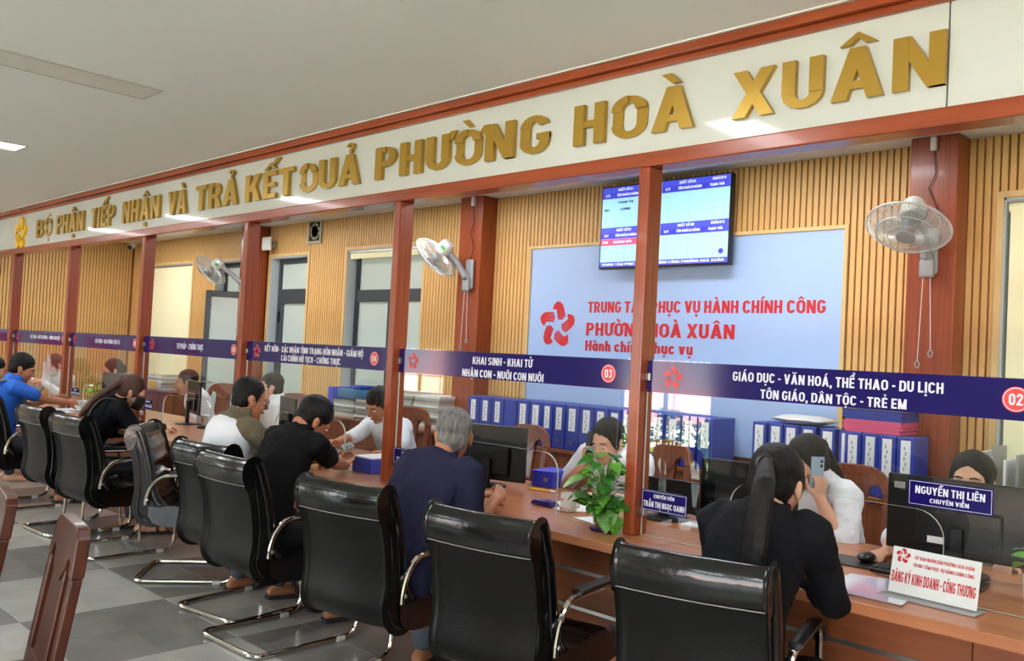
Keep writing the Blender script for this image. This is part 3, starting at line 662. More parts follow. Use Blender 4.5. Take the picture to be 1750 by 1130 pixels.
def make_chair(label, group='black visitor chairs along the counter'):
    t = thing('visitor_chair', (0, 0, 0), label, 'chair', group)
    pr = [tuple(p) for p in spline(chair_profile(), 2, True)]
    ed = [(-.236, .022), (-.230, .010), (-.218, .002), (-.20, 0), (-.12, 0), (0, 0), (.12, 0), (.20, 0), (.218, .002), (.230, .010), (.236, .022)]
    b = part('backrest', slab(pr, ed, .022, .965), M['leatherback'], t, ang=60)
    # side bolsters in glossy leather (front surface edge)
    fr = [(.118, .465), (.09, .50), (.066, .56), (.052, .65), (.032, .74), (.008, .82), (-.012, .88), (-.03, .915)]
    for s in (-1, 1):
        part('side_bolster', MB().tube([(s*.222, y+.006, z) for y, z in spline(fr, 3)], [(.026, .022)]*28, 10), M['leather'], t)
        rp = [(-.06, .80), (-.04, .70), (-.028, .6), (-.03, .5), (-.034, .44), (.0, .382), (.05, .36)]
        part('piping', MB().tube([(s*.231, y+.01+.02, z) for y, z in spline(rp, 3)], .0045, 6), M['leather'], t)
    fc = [(.092, .50), (.068, .56), (.055, .65), (.035, .74), (.01, .82), (-.012, .89)]
    m_ = MB(); 
    m_.rings([[(x, y+.022+.010*math.cos(x/.2*1.4)+.004*math.sin(i*1.3), z) for i, (y, z) in enumerate(spline(fc, 4))]+[(x, y, z) for y, z in reversed(spline(fc, 4))] for x in (-.2, -.17, -.1, 0, .1, .17, .2)])
    part('front_cushion', m_, M['leather'], t, ang=60)
    # rolled head flap with a pale seam
    hp = [(-.008, .80), (-.02, .865), (-.04, .915), (-.065, .935), (-.095, .925), (-.113, .895), (-.112, .855), (-.098, .815), (-.093, .806), (-.083, .808), (-.07, .85), (-.06, .88), (-.05, .89), (-.04, .86), (-.025, .80)]
    hf = [tuple(p) for p in spline(hp, 2, True)]
    part('head_roll', slab(hf, [(-.239, .014), (-.234, .004), (-.22, 0), (-.11, .001), (-.03, 0), (.06, .001), (.14, 0), (.22, 0), (.234, .004), (.239, .014)], .022, .965), M['leather'], t, ang=70)
    part('seam', MB().tube([(x, -.1005+.022*(x/.24)**2+.001*math.sin(x*90), .812) for x in [i*.02-.22 for i in range(23)]], .0016, 5), M['stitch'], t)
    # seat
    sp = [(.07, .44), (.10, .375), (.2, .355), (.4, .36), (.53, .372), (.565, .40), (.562, .43), (.53, .452)]
    top = [(.50-.025*i, .460-.0015*i+.0045*math.sin(i*1.6)) for i in range(16)]
    sp = [tuple(p) for p in spline(sp, 2)]+top
    part('seat', slab(sp, [(-.236, .02), (-.228, .007), (-.21, 0), (-.1, 0), (0, -.002), (.1, 0), (.21, 0), (.228, .007), (.236, .02)]), M['leather'], t, ang=60)
    # chrome frame: one bent tube
    for s in (-1, 1):
        x = s*.252
        pts = [(x, .045, .47), (x, .05, .52), (x, .075, .585), (x, .125, .635), (x, .19, .648), (x, .36, .648), (x, .50, .645), (x, .555, .625), (x, .575, .57), (x, .58, .45), (x, .585, .25), (x, .595, .12), (x, .585, .055), (x, .545, .02), (x, .48, .0135), (x, .25, .0135), (x, .06, .0135), (x-s*.012, .022, .0135), (x-s*.045, .004, .0135), (x-s*.1, 0, .0135), (0, 0, .0135)]
        part('frame_tube', MB().tube(spline(pts, 3), .0125, 10), M['chrome'], t)
        ap = [(x, .18, .662), (x, .26, .666), (x, .40, .664), (x, .50, .661), (x, .56, .636), (x, .588, .58)]
        part('arm_pad', MB().tube(spline(ap, 3), [(.013, .023)]*16, 10, up=(0, 0, 1)), M['armpad'], t)
        part('bolt', MB().lathe([(.009, 0), (.008, .004), (.003, .006)], 10, (x+s*.012, .055, .50), (s, 0, 0)), M['steel'], t)
        part('foot_pad', MB().bb(x-.018, x+.018, .46, .51, 0, .024), M['plast'], t, smooth=False, bevel=.004)
    part('cross_bar', MB().tube([(-.25, .30, .352), (.25, .30, .352)], .012, 8), M['chrome'], t)
    return t
CH = [((-1.42, 2.27), 15, 'black chair nearest the camera, under the ponytailed woman in a blazer'),
      ((-2.215, 2.205), 9.6, 'empty black chair with its head roll in front of the elderly man'),
      ((-3.00, 2.17), 11, 'black chair the elderly man in navy sits on'),
      ((-3.96, 2.17), 2, 'black chair the man in a black polo shirt sits on'),
      ((-4.48, 2.31), 9, 'black chair the man in the white vest sits on'),
      ((-5.52, 2.43), -37, 'empty black chair turned towards the right with its seat showing'),
      ((-6.22, 2.24), 4, 'empty black chair in front of the woman in a black mask'),
      ((-7.05, 2.27), 3, 'second empty black chair left of the woman in a black mask'),
      ((-8.23, 2.25), 3, 'black chair of the man in blue at the left edge')]
c0 = None; tr = None
for (x, y), a, lb in CH:
    if c0 is None: c0 = make_chair(lb); tr = treeof(c0); o = c0
    else: o = copytree(c0, None, tr); o['label'] = lb
    o.location = (x, y, 0); o.rotation_euler = (0, 0, R(a))
# second chair type: round-backed chair of the masked woman
t = thing('round_back_chair', (-6.72, 2.40, 0), 'black round-backed chair the woman in a black mask sits on', 'chair')
m_ = MB(); rs = []
for k in range(9):
    u = -1+k/4; x = .18*u; h = .78+.06*math.sqrt(max(0, 1-u*u)); y = -.06+.05*(u*u)
    rs.append([(x, y, .47), (x, y+.03, .47), (x, y+.02, h), (x, y-.01, h)])
part('backrest', m_.rings(rs), M['bplast'], t, ang=50)
part('seat', MB().bb(-.18, .18, .02, .44, .42, .46), M['leather'], t, bevel=.015)
for s in (-1, 1):
    part('arm', MB().tube(spline([(s*.18, -.02, .50), (s*.19, .05, .64), (s*.19, .3, .65), (s*.19, .38, .62), (s*.185, .40, .45)], 3), .012, 8), M['chrome'], t)
    for y in (.03, .40): part('leg', MB().tube([(s*.17, y, .43), (s*.18, y+(.03 if y > .2 else -.03), 0)], .011, 8), M['chrome'], t)
# ------------------------------------------------------------------ wooden chairs
def wooden_chair(label, group, m, top=1.04, w=.37, cat='chair', sq=3.2):
    t = thing('wooden_chair', (0, 0, 0), label, cat, group)
    # faces +y, back at y=0, leaning back
    def fn(x, z, d): 
        k = max(0, z-.45); return (x, -k*.16+.9*k*k*.0+d, z)
    h = w/2; th = .03
    m_ = MB()
    for s in (-1, 1):
        st = [(s*(h-.045), .45), (s*h, .45), (s*h, top-.13), (s*(h-.045), top-.13)]
        if s < 0: st.reverse()
        part('stile', MB().prism(st, fn, -th/2, th/2), m, t, smooth=False, bevel=.005)
    ol = []
    N = 14
    for k in range(N+1):
        u = 1-2*k/N; ol.append((h*u, top-.13+.13*(1-abs(u)**sq)**(.6 if sq < 4 else .5)))
    low = [(-h+.045, top-.13), (-h+.055, top-.10), (-h+.075, top-.085), (-h+.105, top-.10), (-h+.115, top-.13), (-.05, top-.165), (.05, top-.165), (h-.115, top-.13), (h-.105, top-.10), (h-.075, top-.085), (h-.055, top-.10), (h-.045, top-.13)]
    part('crest_rail', MB().prism(ol+low, fn, -th/2-.003, th/2+.003), m, t, smooth=False, bevel=.004)
    part('splat', MB().prism([(-h+.105, .50), (h-.105, .50), (h-.115, top-.125), (-h+.115, top-.125)], fn, -th/2+.002, th/2-.002), m, t, smooth=False, bevel=.004)
    part('lower_rail', MB().prism([(-h+.04, .47), (h-.04, .47), (h-.04, .52), (-h+.04, .52)], fn, -th/2, th/2), m, t, smooth=False, bevel=.003)
    part('seat', MB().bb(-h-.02, h+.02, -.01, .42, .43, .46), m, t, smooth=False, bevel=.008)
    for s in (-1, 1):
        part('leg', MB().bb(s*h-.02, s*h+.02, .37, .41, 0, .43), m, t, smooth=False, bevel=.004)
        part('leg', MB().tube([(s*h, -.01, .45), (s*h, -.05, 0)], [.024, .018], 6), m, t, smooth=False)
        part('side_rail', MB().bb(s*h-.012, s*h+.012, .0, .38, .36, .43), m, t, smooth=False)
    return t
wc = wooden_chair('dark varnished wooden waiting chair back at lower left', 'wooden waiting chairs at lower left', M['chairwood'], .925, .40, sq=7)
wc.location = (-2.785, .93, 0); wc.rotation_euler = (0, 0, R(170)); trw = treeof(wc)
o = copytree(wc, None, trw); o['label'] = 'dark wooden waiting chair cut by the left picture edge'; o.location = (-3.40, .92, 0)
OC = [((-3.93, 4.12), 'empty wooden office chair with arched back behind the desk monitor'), ((-2.93, 4.22), 'wooden office chair behind the woman on the telephone by the plant'),
      ((-1.80, 4.16), 'wooden office chair behind the officer holding a mobile phone'), ((-5.35, 4.32), 'wooden office chair behind the male officer with his forearms on the desk'),
      ((-6.95, 4.35), 'wooden office chair seen edge on right of the bespectacled officer'), ((-8.55, 4.45), 'wooden office chair behind the officer facing the black monitor'), ((-.95, 4.35), 'wooden office chair of the officer in glasses at the right')]
oc = None
for (x, y), lb in OC:
    if oc is None: oc = wooden_chair(lb, 'wooden chairs of the officers', M['offwood'], 1.04, .38); tro = treeof(oc); o = oc
    else: o = copytree(oc, None, tro); o['label'] = lb
    o.location = (x, y, 0); o.rotation_euler = (0, 0, R(180+{-6.95: 60, -8.55: 35, -5.35: 15, -1.8: 6, -2.93: -6}.get(x, 0)))
# ------------------------------------------------------------------ wall cabinets and what stands on them
def cabinet(x0, x1, label, z=.83, y0=4.76, y1=5.13):
    t = thing('low_cabinet', ((x0+x1)/2, (y0+y1)/2, 0), label, 'cabinet', 'low cabinets along the back wall')
    w, d = (x1-x0)/2, (y1-y0)/2
    part('carcass', MB().bb(-w+.002, w-.002, -d+.02, d, .06, z-.025), M['cab'], t, smooth=False)
    part('top', MB().bb(-w+.001, w-.001, -d-.012, d, z-.025, z), M['cab'], t, smooth=False, bevel=.003)
    part('plinth', MB().bb(-w+.02, w-.02, -d+.05, d-.02, 0, .06), M['cab'], t, smooth=False)
    for s in (-1, 1):
        dd = part('door', MB().bb(min(s*.003, s*(w-.004)), max(s*.003, s*(w-.004)), -d, -d+.019, .075, z-.03), M['cab'], t, smooth=False, bevel=.002)
        part('handle', MB().bb(s*.03-.004, s*.03+.004, -d-.022, -d-.012, .45, .58).bb(s*.03-.004, s*.03+.004, -d-.012, -d, .455, .465).bb(s*.03-.004, s*.03+.004, -d-.012, -d, .565, .575), M['steel'], dd, smooth=False)
    return t
for k, (a, b) in enumerate([(-1.60, -.75), (-2.62, -1.62), (-3.54, -2.64), (-4.48, -3.56), (-5.42, -4.50), (-6.28, -5.44), (-7.14, -6.30)]):
    cabinet(a, b, ['low wooden cabinet right of the nearest column', 'low wooden cabinet left of the nearest column', 'low wooden cabinet behind the potted plant', 'low wooden cabinet under the left end of the sign board',
                   'low wooden cabinet at the middle column', 'low wooden cabinet under the stacks of old files', 'low wooden cabinet left of the old files'][k], y0=4.69 if k in (1, 4, 5) else 4.76, y1=4.962 if k in (1, 4, 5) else 5.13)
cabinet(-12.0, -11.15, 'low pale cabinet under the left part of the cream blind'); cabinet(-11.13, -10.3, 'low pale cabinet under the right part of the cream blind')
def binder(x, y, z, w, h, lb, col='blue', spine=1, ring=1, group='blue ring binders on the cabinets', lean=0, d=.27, lw=.5, lh=(.42, .92)):
    t = thing('ring_binder', (x, y, z), lb, 'binder', group)
    part('cover', MB().bb(-w/2, w/2, 0, d, 0, h), M[col], t, smooth=False, bevel=.004, seg=1)
    if spine: part('spine_label', MB().bb(-w*lw/2, w*lw/2, -.0015, 0, h*lh[0], h*lh[1]), M['paper'], t, smooth=False)
    if spine: 
        m_ = MB(); 
        for q in range(5): m_.bb(-w*.09+w*.08*(q % 2), -w*.04+w*.08*(q % 2), -.0022, -.0015, h*(.48+.08*q), h*(.53+.08*q))
        part('label_text', m_, mat('label_ink', (90, 96, 120), .6), t, smooth=False)
    if ring: part('finger_ring', MB().lathe([(.013, 0), (.013, .003), (.008, .003), (.008, 0)], 14, (0, 0, h*.18), (0, -1, 0)), M['steel'], t)
    t.rotation_euler = (0, R(lean), 0); return t
xs = [-5.10, -4.965, -4.83, -4.695, -4.56, -4.43, -4.315, -4.20, -4.075, -3.945, -3.82, -3.70, -3.585, -3.47, -3.35, -3.23, -3.11, -2.99]
wd = [.13, .13, .13, .13, .125, .125, .105, .115, .125, .125, .12, .115, .11, .11, .11, .11, .11, .11]
place = ['leftmost', 'second', 'third', 'fourth, unlabelled,', 'fifth', 'sixth', 'seventh', 'eighth', 'ninth', 'tenth', 'eleventh', 'twelfth', 'thirteenth', 'fourteenth', 'fifteenth', 'sixteenth', 'seventeenth', 'last']
for k, (x, w_) in enumerate(zip(xs, wd)):
    binder(x, 4.80, .831, w_-.004, .315 if k < 4 else .32, '%s blue binder in the long row right of the middle column' % place[k], spine=(k != 3), ring=1, lw=.42 if k < 3 else .5)
xs2 = [-2.62, -2.515, -2.42, -2.315, -2.20, -2.09]
for k, x in enumerate(xs2): binder(x, 4.80, .831, .088, .33, '%s blue binder with broad white label under the white bags' % place[k].replace('fourth, unlabelled,', 'fourth'), lw=.62, lh=(.3, .95), group='blue binders left of the nearest column')
lab4 = ['blue binder under the left edge of the pink folders', 'lighter blue binder with a picture label under the pink folders', 'blue binder under the middle of the pink folders', 'blue binder touching the nearest column']
for k, x in enumerate([-2.0, -1.905, -1.80, -1.705]):
    binder(x-.03, 4.70 if k > 1 else 4.74, .831, .09, .33, lab4[k], lw=.55, lh=(.3, .95), group='blue binders left of the nearest column', d=.2)
def stack(x, y, z, w, d, n, h, lb, m, cat='papers', group=None, nm='paper_stack', jit=.012, part_name='folder', mats=None, rz=0):
    t = thing(nm, (x, y, z), lb, cat, group, rz=rz)
    for i in range(n):
        dx, dy = random.uniform(-jit, jit), random.uniform(-jit, jit)
        part(part_name, MB().bb(-w/2+dx, w/2+dx, -d/2+dy, d/2+dy, i*h, (i+1)*h-.0008), M[(mats[i % len(mats)] if mats else m)], t, smooth=False)
    return t
def pillow(x, y, z, w, d, h, lb, nm='plastic_bag', cat='bag', m='plast'):
    t = MB(); rs = []
    for i in range(7):
        u = -1+i/3; s = (1-abs(u)**3)**.5 if abs(u) < 1 else .05
        rs.append([(x+w/2*u+random.uniform(-.005, .005), y+math.cos(a)*d/2*(.85+.15*s), z+h/2+math.sin(a)*h/2*max(s, .2)+random.uniform(-.003, .003)) for a in [2*math.pi*k/12 for k in range(12)]])
    return one(nm, t.rings(rs), M[m], lb, cat, ang=80)
pillow(-2.40, 4.93, 1.163, .34, .22, .055, 'flat white plastic bags lying on the blue binders under the sign board')
t = thing('document_pile', (-1.93, 4.88, 1.163), 'pile of pink and navy folders topped by a grey case on the binders', 'folders')
for i in range(14):
    part('folder', MB().bb(-.16+random.uniform(-.012, .012), .15+random.uniform(-.012, .012), -.13, .12, i*.0085, i*.0085+.0075), M['pink' if i < 8 else 'blue'], t, smooth=False)
part('grey_case', MB().bb(-.17, .17, -.12, .12, .120, .150), M['gplast'], t, bevel=.008)
one('cream_card', MB().bb(-2.135, -2.12, 4.80, 5.05, 1.163, 1.36), M['cream'], 'upright cream card standing left of the pink folders', 'card')
# old files behind the male officer
def files(x, n, lb, z=.831, w=.32, h=.020, mats=('paper2', 'paper', 'paper2', 'gplast')):
    return stack(x, 4.93, z, w, .26, n, h, lb, 'paper2', 'files', 'stacks of old files on the cabinet', 'file_stack', .014, 'file', mats)
files(-6.86, 8, 'short stack of old files at the left end of the cabinet'); files(-6.50, 9, 'stack of old files right of the wooden chair back'); files(-6.02, 15, 'tall stack of old files left of the slim post')
files(-5.67, 14, 'tall stack of old files right of the slim post'); 
t = thing('storage_box', (-6.72, 4.93, .831+9*.02), 'teal storage box lying on the stacks of old files', 'box'); part('body', MB().bb(-.26, .20, -.12, .12, .002, .085), M['teal'], t, bevel=.006); part('cloth_pack', MB().bb(-.12, .06, -.09, .09, .086, .12), M['blue'], t, bevel=.015)
one('green_bag', MB().bb(-6.30, -6.21, 4.80, 4.9, .831, 1.01), M['shrub'], 'small light green bag between the stacks of old files', 'bag', bevel=.02)
one('blue_folder_box', MB().bb(-7.12, -7.04, 4.8, 5.03, .831, 1.10), M['blue2'], 'upright blue box beside the head of the bespectacled officer', 'box', bevel=.004)
# right side: trays, calendar, blue boxes
t = thing('letter_tray', (-1.31, 4.9, .831), 'grey desk tray holding upright document sleeves right of the column', 'tray')
for k in range(6): part('sleeve', MB().bb(-.16+.055*k, -.15+.055*k, -.1, .12, .04, .26+.03*(k % 3)), M['paper' if k % 2 else 'gplast'], t, smooth=False)
part('tray', MB().bb(-.2, .2, -.12, .13, 0, .04), M['gplast'], t, smooth=False, bevel=.004)
t = thing('desk_calendar', (-.88, 4.85, 1.07), 'desk calendar with an orange and blue print standing on boxes', 'calendar')
part('stand', MB().prism([(-.05, 0), (.05, 0), (0, .2)], lambda a, b, d: (d, a, b), -.09, .09), M['paper'], t, smooth=False)
part('print', MB().bb(-.03, .05, -.052, -.050, .02, .09), mat('orange_print', (230, 120, 80), .5), t, smooth=False)
stack(-.93, 4.90, .831, .30, .22, 4, .058, 'stack of pale blue and white boxes under the desk calendar', 'paper', 'boxes', None, 'box_stack', .008, 'box', ('blue', 'paper', 'teal', 'paper'))
# pale things on the far cabinet
stack(-11.6, 4.93, .831, .45, .25, 6, .028, 'heap of white documents on the far cabinet left part', 'paper', 'papers', 'documents on the far cabinets', mats=('paper', 'gplast'))
stack(-10.95, 4.93, .831, .40, .25, 8, .024, 'heap of white documents on the far cabinet right part', 'paper', 'papers', 'documents on the far cabinets', mats=('paper', 'paper2'))
one('yellow_box', MB().bb(-11.02, -10.88, 4.64, 4.75, .832, .94), M['yellow'], 'small yellow box on the far cabinet', 'box', bevel=.004).location.y += .12
one('blue_cup', MB().lathe([(.03, 0), (.045, .1), (.04, .1), (.028, .01)], 16, (-11.75, 4.8, .832)), M['teal'], 'light blue cup on the far cabinet', 'cup')
# ------------------------------------------------------------------ monitors and desk things (desk top z=.76)
def monitor(x, y, rz, lb, w=.50, h=.29, z0=.045, group='black desk monitors', fr=False):
    t = thing('monitor', (x, y, .7605), lb, 'monitor', group, rz=R(rz))
    # back faces -y (towards the visitors)
    part('shell', MB().bb(-w/2, w/2, 0, .022, z0, z0+h), M['screenback'], t, smooth=False, bevel=.006)
    part('rear_housing', MB().bb(-w*.28, w*.28, -.022, .0, z0+.03, z0+h*.62), M['screenback'], t, smooth=False, bevel=.008)
    part('screen', MB().bb(-w/2+.012, w/2-.012, .0222, .0235, z0+.015, z0+h-.012), M['bplast'], t, smooth=False)
    part('neck', MB().bb(-.022, .022, -.05, -.022, .008, z0+h*.4), M['bplast'], t, smooth=False, bevel=.005)
    part('foot', MB().lathe([(.11, 0), (.11, .006), (.03, .014)], 24, (0, -.02, 0)), M['bplast'], t)
    part('sticker', MB().bb(-.20*w, -.09*w, -.0232, -.0222, z0+.045, z0+.07), M['paper'], t, smooth=False)
    return t
mo = monitor(-1.10, 3.53, 4, 'big black monitor back in front of the officer in glasses', .52, .285, .055)
part('paper_label', MB().bb(-.235, -.195, -.001, 0, .285, .31), M['gplast'], mo, smooth=False)
monitor(-3.50, 3.44, 16, 'black monitor back beside the elderly man\'s head', .44, .30, .03)
monitor(-2.36, 3.50, 4, 'low dark screen behind the glass with the two-line name plate', .30, .15, .03)
monitor(-2.07, 3.62, 4, 'black monitor left of the ponytailed woman\'s head', .38, .27, .02)
monitor(-7.20, 3.50, -14, 'slim black monitor turned sideways before the far officer', .46, .28, .09)
monitor(-5.74, 3.52, -16, 'black monitor corner beside the head of the man in the black polo', .40, .28, .05)
monitor(-9.05, 3.60, 20, 'dark monitor by the woman officer at the far plant', .44, .30, .04)
t = thing('keyboard', (-1.16, 3.33, .7605), 'black keyboard in front of the big monitor', 'keyboard', rz=R(4))
part('case', MB().bb(-.16, .21, -.06, .06, 0, .014), M['bplast'], t, smooth=False, bevel=.004)
kb = MB().bb(-.008, .008, -.008, .008, 0, .007).mesh('key', mat('key_plastic', (44, 46, 50), .5), smooth=False)
for r_ in range(5):
    for k in range(17): link('key', kb, t, (-.147+k*.0207, -.044+r_*.022, .014))
t = thing('mouse_pad', (-1.45, 3.36, .7605), 'black mouse pad under the officer\'s hand', 'mouse pad', rz=R(4)); part('pad', MB().bb(-.14, .12, -.09, .09, 0, .004), M['bplast'], t, smooth=False)
one('mouse', MB().ell((-1.385, 3.40, .782), (.030, .052, .018)), M['bplast'], 'black mouse under the officer\'s hand', 'mouse')
one('mouse_cable', MB().tube([(-1.385, 3.45, .772), (-1.36, 3.47, .765), (-1.32, 3.44, .764), (-1.33, 3.30, .764), (-1.27, 3.22, .764), (-1.12, 3.20, .764), (-1.02, 3.24, .764)], .002, 6), M['bplast'], 'thin black cable looping on the desk below the keyboard', 'cable')
def sheet(pts, lb, nm='paper_sheet', m='paper', z=.762, group=None, wav=.0):
    m_ = MB(); m_.add([(x, y, z+wav*(i % 2)) for i, (x, y) in enumerate(pts)]+[(x, y, z-.001+wav*(i % 2)) for i, (x, y) in enumerate(pts)], [(0, 1, 2, 3), (7, 6, 5, 4), (0, 4, 5, 1), (1, 5, 6, 2), (2, 6, 7, 3), (3, 7, 4, 0)])
    return one(nm, m_, M[m], lb, 'paper', group, smooth=False)
PLA = mat('clear_plastic_sleeve', (206, 208, 222), .12, coat=1)
o = sheet([(-1.29, 2.86), (-1.06, 2.87), (-1.11, 3.21), (-1.33, 3.15)], 'documents in a clear plastic sleeve on the counter at the right'); 
part('clear_sleeve', MB().add([(-1.30, 2.855, .7635), (-1.05, 2.865, .7635), (-1.10, 3.215, .7635), (-1.34, 3.155, .7635)], [(0, 1, 2, 3)]), PLA, o, smooth=False)
t = thing('leaning_booklet', (-1.72, 3.42, .762), 'white open booklet by the ponytailed woman\'s right side', 'booklet'); part('pages', MB().bb(-.12, .16, -.1, .1, 0, .012), M['paper'], t, smooth=False, bevel=.004)
sheet([(-2.98, 3.25), (-2.72, 3.18), (-2.60, 3.36), (-2.92, 3.42)], 'white sheets behind the mug'); sheet([(-2.60, 3.10), (-2.46, 3.07), (-2.42, 3.17), (-2.56, 3.22)], 'small white sheet between mug and plant')
one('paper_holder', MB().prism([(-.07, 0), (.07, 0), (.05, .02), (-.05, .02)], lambda a, b, d: (-2.88+a, 3.22+d, .766+b), -.03, .03), M['navy'], 'flat navy holder lying on the white sheets', 'holder')
t = thing('pen', (-3.20, 3.545, .768), 'yellow and white pen lying on the desk', 'pen', rz=R(17)); part('barrel', MB().tube([(-.07, 0, 0), (.05, 0, 0)], .005, 8), M['yellow'], t); part('cap', MB().tube([(.05, 0, 0), (.08, 0, 0)], .0055, 8), M['paper'], t)
t = thing('mug', (-2.72, 3.21, .7605), 'white mug with a small flower print on the counter', 'mug')
part('body', MB().lathe([(.034, 0), (.038, .004), (.040, .085), (.037, .085), (.035, .008), (.0, .008)], 28, cap=False), M['plast'], t)
part('handle', MB().tube([(.038, 0, .07), (.062, 0, .06), (.062, 0, .03), (.038, 0, .018)], .005, 8), M['plast'], t)
m_ = MB()
for k in range(9): a = R(200+k*14); m_.box((.0395*math.cos(a), .0395*math.sin(a), .012+.006*(k % 2)), (.006, .006, .007), rot=Matrix.Rotation(a, 3, 'Z'))
m_.box((.0402*math.cos(R(265)), .0402*math.sin(R(265)), .06), (.012, .003, .008)); part('flower_print', m_, mat('flower_print', (206, 120, 96), .5), t, smooth=False)
t = thing('open_booklet', (-2.12, 3.50, .7605), 'bright white open booklet right of the low dark screen', 'booklet'); part('pages', MB().bb(-.10, 0, -.10, .10, 0, .008).bb(0, .12, -.10, .10, .002, .012), M['paper'], t, smooth=False)
# pothos in a glass vase
t = thing('potted_pothos', (-2.34, 2.99, .7605), 'green pothos plant in a glass vase beside the front post', 'plant')
part('saucer', MB().lathe([(.052, 0), (.056, .004), (.056, .012), (.03, .012)], 24), M['navy'], t)
part('vase', MB().lathe([(.030, .012), (.044, .03), (.047, .055), (.034, .085), (.030, .10), (.034, .108), (.031, .108), (.027, .10), (.03, .085), (.043, .055), (.04, .032), (.0, .018)], 24, cap=False), GL, t)
part('water', MB().lathe([(.028, .02), (.040, .034), (.042, .055), (.036, .07)], 20), M['water'], t)
def leafmesh():
    m_ = MB(); vs = []; fs = []
    prof = [(0, .0), (.16, .42), (.34, .5), (.55, .42), (.78, .24), (.92, .1), (1.0, .0)]
    for u, w_ in prof: vs += [(-w_, u, .09*abs(w_)*2+.0-.25*u*u), (0, u, -.25*u*u), (w_, u, .18*w_-.25*u*u)]
    for i in range(6): a = i*3; fs += [(a, a+1, a+4, a+3), (a+1, a+2, a+5, a+4)]
    return m_.add(vs, fs)
lm = [leafmesh().mesh('leaf', m, ang=80, fix=False) for m in (M['leaf'], mat('dark_leaf', (44, 104, 30), .35), mat('lime_leaf', (128, 186, 70), .35))]
LV = []
def plant(t, n, H_, Rr, s0, zb=.1, drop=.3, lmz=lm):
    for k in range(n):
        a = k*2.4+random.uniform(-.3, .3); f = (k+.5)/n; r_ = Rr*(.35+.65*random.random()); z = zb+H_*f*(1 if random.random() > drop*0 else 1)
        if random.random() < drop: z = zb+H_*.12*random.random(); r_ = Rr*.9
        base = Vector((r_*math.cos(a)*.75, r_*math.sin(a)*.75, z))
        part('stalk', MB().tube([(0, 0, zb*.5), (base.x*.35, base.y*.35, z*.8), tuple(base)], .0022, 5), M['stem'], t)
        o = link('leaf', random.choice(lmz), t, base); s = s0*random.uniform(.75, 1.15); o.scale = (s*.95, s, s)
        o.rotation_euler = (R(random.uniform(-35, 40)), R(random.uniform(-30, 30)), a-math.pi/2)
plant(t, 84, .22, .105, .064, .10, .4)
for (dx, dy, dz, s, a, tilt) in [(.05, -.04, .10, .10, 215, -62), (.08, -.03, .08, .09, 250, -70), (-.06, -.04, .22, .12, 150, -10), (-.09, 0, .16, .11, 110, -20)]:
    o = link('leaf', lm[0], t, (dx, dy, dz)); o.scale = (s*.9, s, s); o.rotation_euler = (R(tilt), 0, R(a))
t = thing('small_desk_plant', (-8.55, 3.20, .7605), 'small lime green plant in a clear pot on the far counter', 'plant')
part('pot', MB().lathe([(.03, 0), (.035, .08), (.03, .08), (.026, .01)], 16, cap=False), M['plast'], t); plant(t, 14, .16, .07, .07, .09, .1, [lm[2], lm[0]])
t = thing('pot_plant_right_edge', (-.80, 3.33, .7605), 'bit of green leaf at the right edge above the sign holder', 'plant'); t.name = 'desk_plant'
part('pot', MB().lathe([(.03, 0), (.035, .08), (.03, .08), (.026, .01)], 16, cap=False), M['plast'], t); plant(t, 9, .08, .06, .06, .10, .1)
# stand-up sign
t = thing('acrylic_sign_holder', (-1.005, 2.98, .7605), 'clear acrylic stand with a white card on business registration', 'sign', rz=R(-4))
part('base', MB().bb(-.155, .15, -.045, .045, 0, .006), M['gplast'], t, smooth=False, bevel=.002)
tl = lambda a, b, d: (a, d+.22*(b), .006+b)
part('card', MB().prism([(-.138, .004), (.138, .004), (.138, .148), (-.138, .148)], tl, -.002, .0), M['paper'], t, smooth=False)
m_ = MB()
tf = lambda a, b, d: (a, -.0022-d+.22*b, .006+b)
textmb(m_, 'ỦY BAN NHÂN DÂN PHƯỜNG HOÀ XUÂN', -.065, .118, .118, .011, 0, .0005, tf); textmb(m_, 'TRUNG TÂM PHỤC VỤ HÀNH CHÍNH CÔNG', -.068, .120, .095, .011, 0, .0005, tf)
textmb(m_, 'ĐĂNG KÝ KINH DOANH - CÔNG THƯƠNG', -.132, .130, .038, .034, 0, .0005, tf); emblem(m_, -.103, .122, .024, tf, .0005)
part('red_print', m_, M['red'], t, smooth=False)
part('clear_front', MB().prism([(-.142, 0), (.142, 0), (.142, .152), (-.142, .152)], tl, -.006, -.0045), GL, t, smooth=False)
# name plates on the glass
def nameplate(x0, x1, z0, z1, lines, lb):
    t = thing('name_plate', ((x0+x1)/2, G-.0075, z0), lb, 'name plate', 'navy name plates on the glass'); w_ = (x1-x0)/2; h = z1-z0
    part('plate', MB().bb(-w_, w_, -.002, 0, 0, h), M['navy'], t, smooth=False)
    m_ = MB(); e = .004
    for a, b, c, d in ((-w_+e, w_-e, e, e+.0015), (-w_+e, w_-e, h-e-.0015, h-e), (-w_+e, -w_+e+.0015, e, h-e), (w_-e-.0015, w_-e, e, h-e)): m_.bb(a, b, -.0028, -.002, c, d)
    for s, a, b, z, c in lines: textmb(m_, s, a*w_, b*w_, z*h, c*h, -.002, .0006)
    part('plate_text', m_, M['white'], t, smooth=False)
nameplate(-1.112, -.853, 1.054, 1.138, [('NGUYỄN THỊ LIÊN', -.82, .82, .48, .3), ('CHUYÊN VIÊN', -.46, .46, .17, .17)], 'navy plate with a large white name over the big monitor')
nameplate(-2.187, -1.965, .868, .953, [('CHUYÊN VIÊN', -.45, .45, .66, .17), ('TRẦN THỊ NGỌC OANH', -.9, .9, .2, .28)], 'navy plate low on the glass right of the front post')
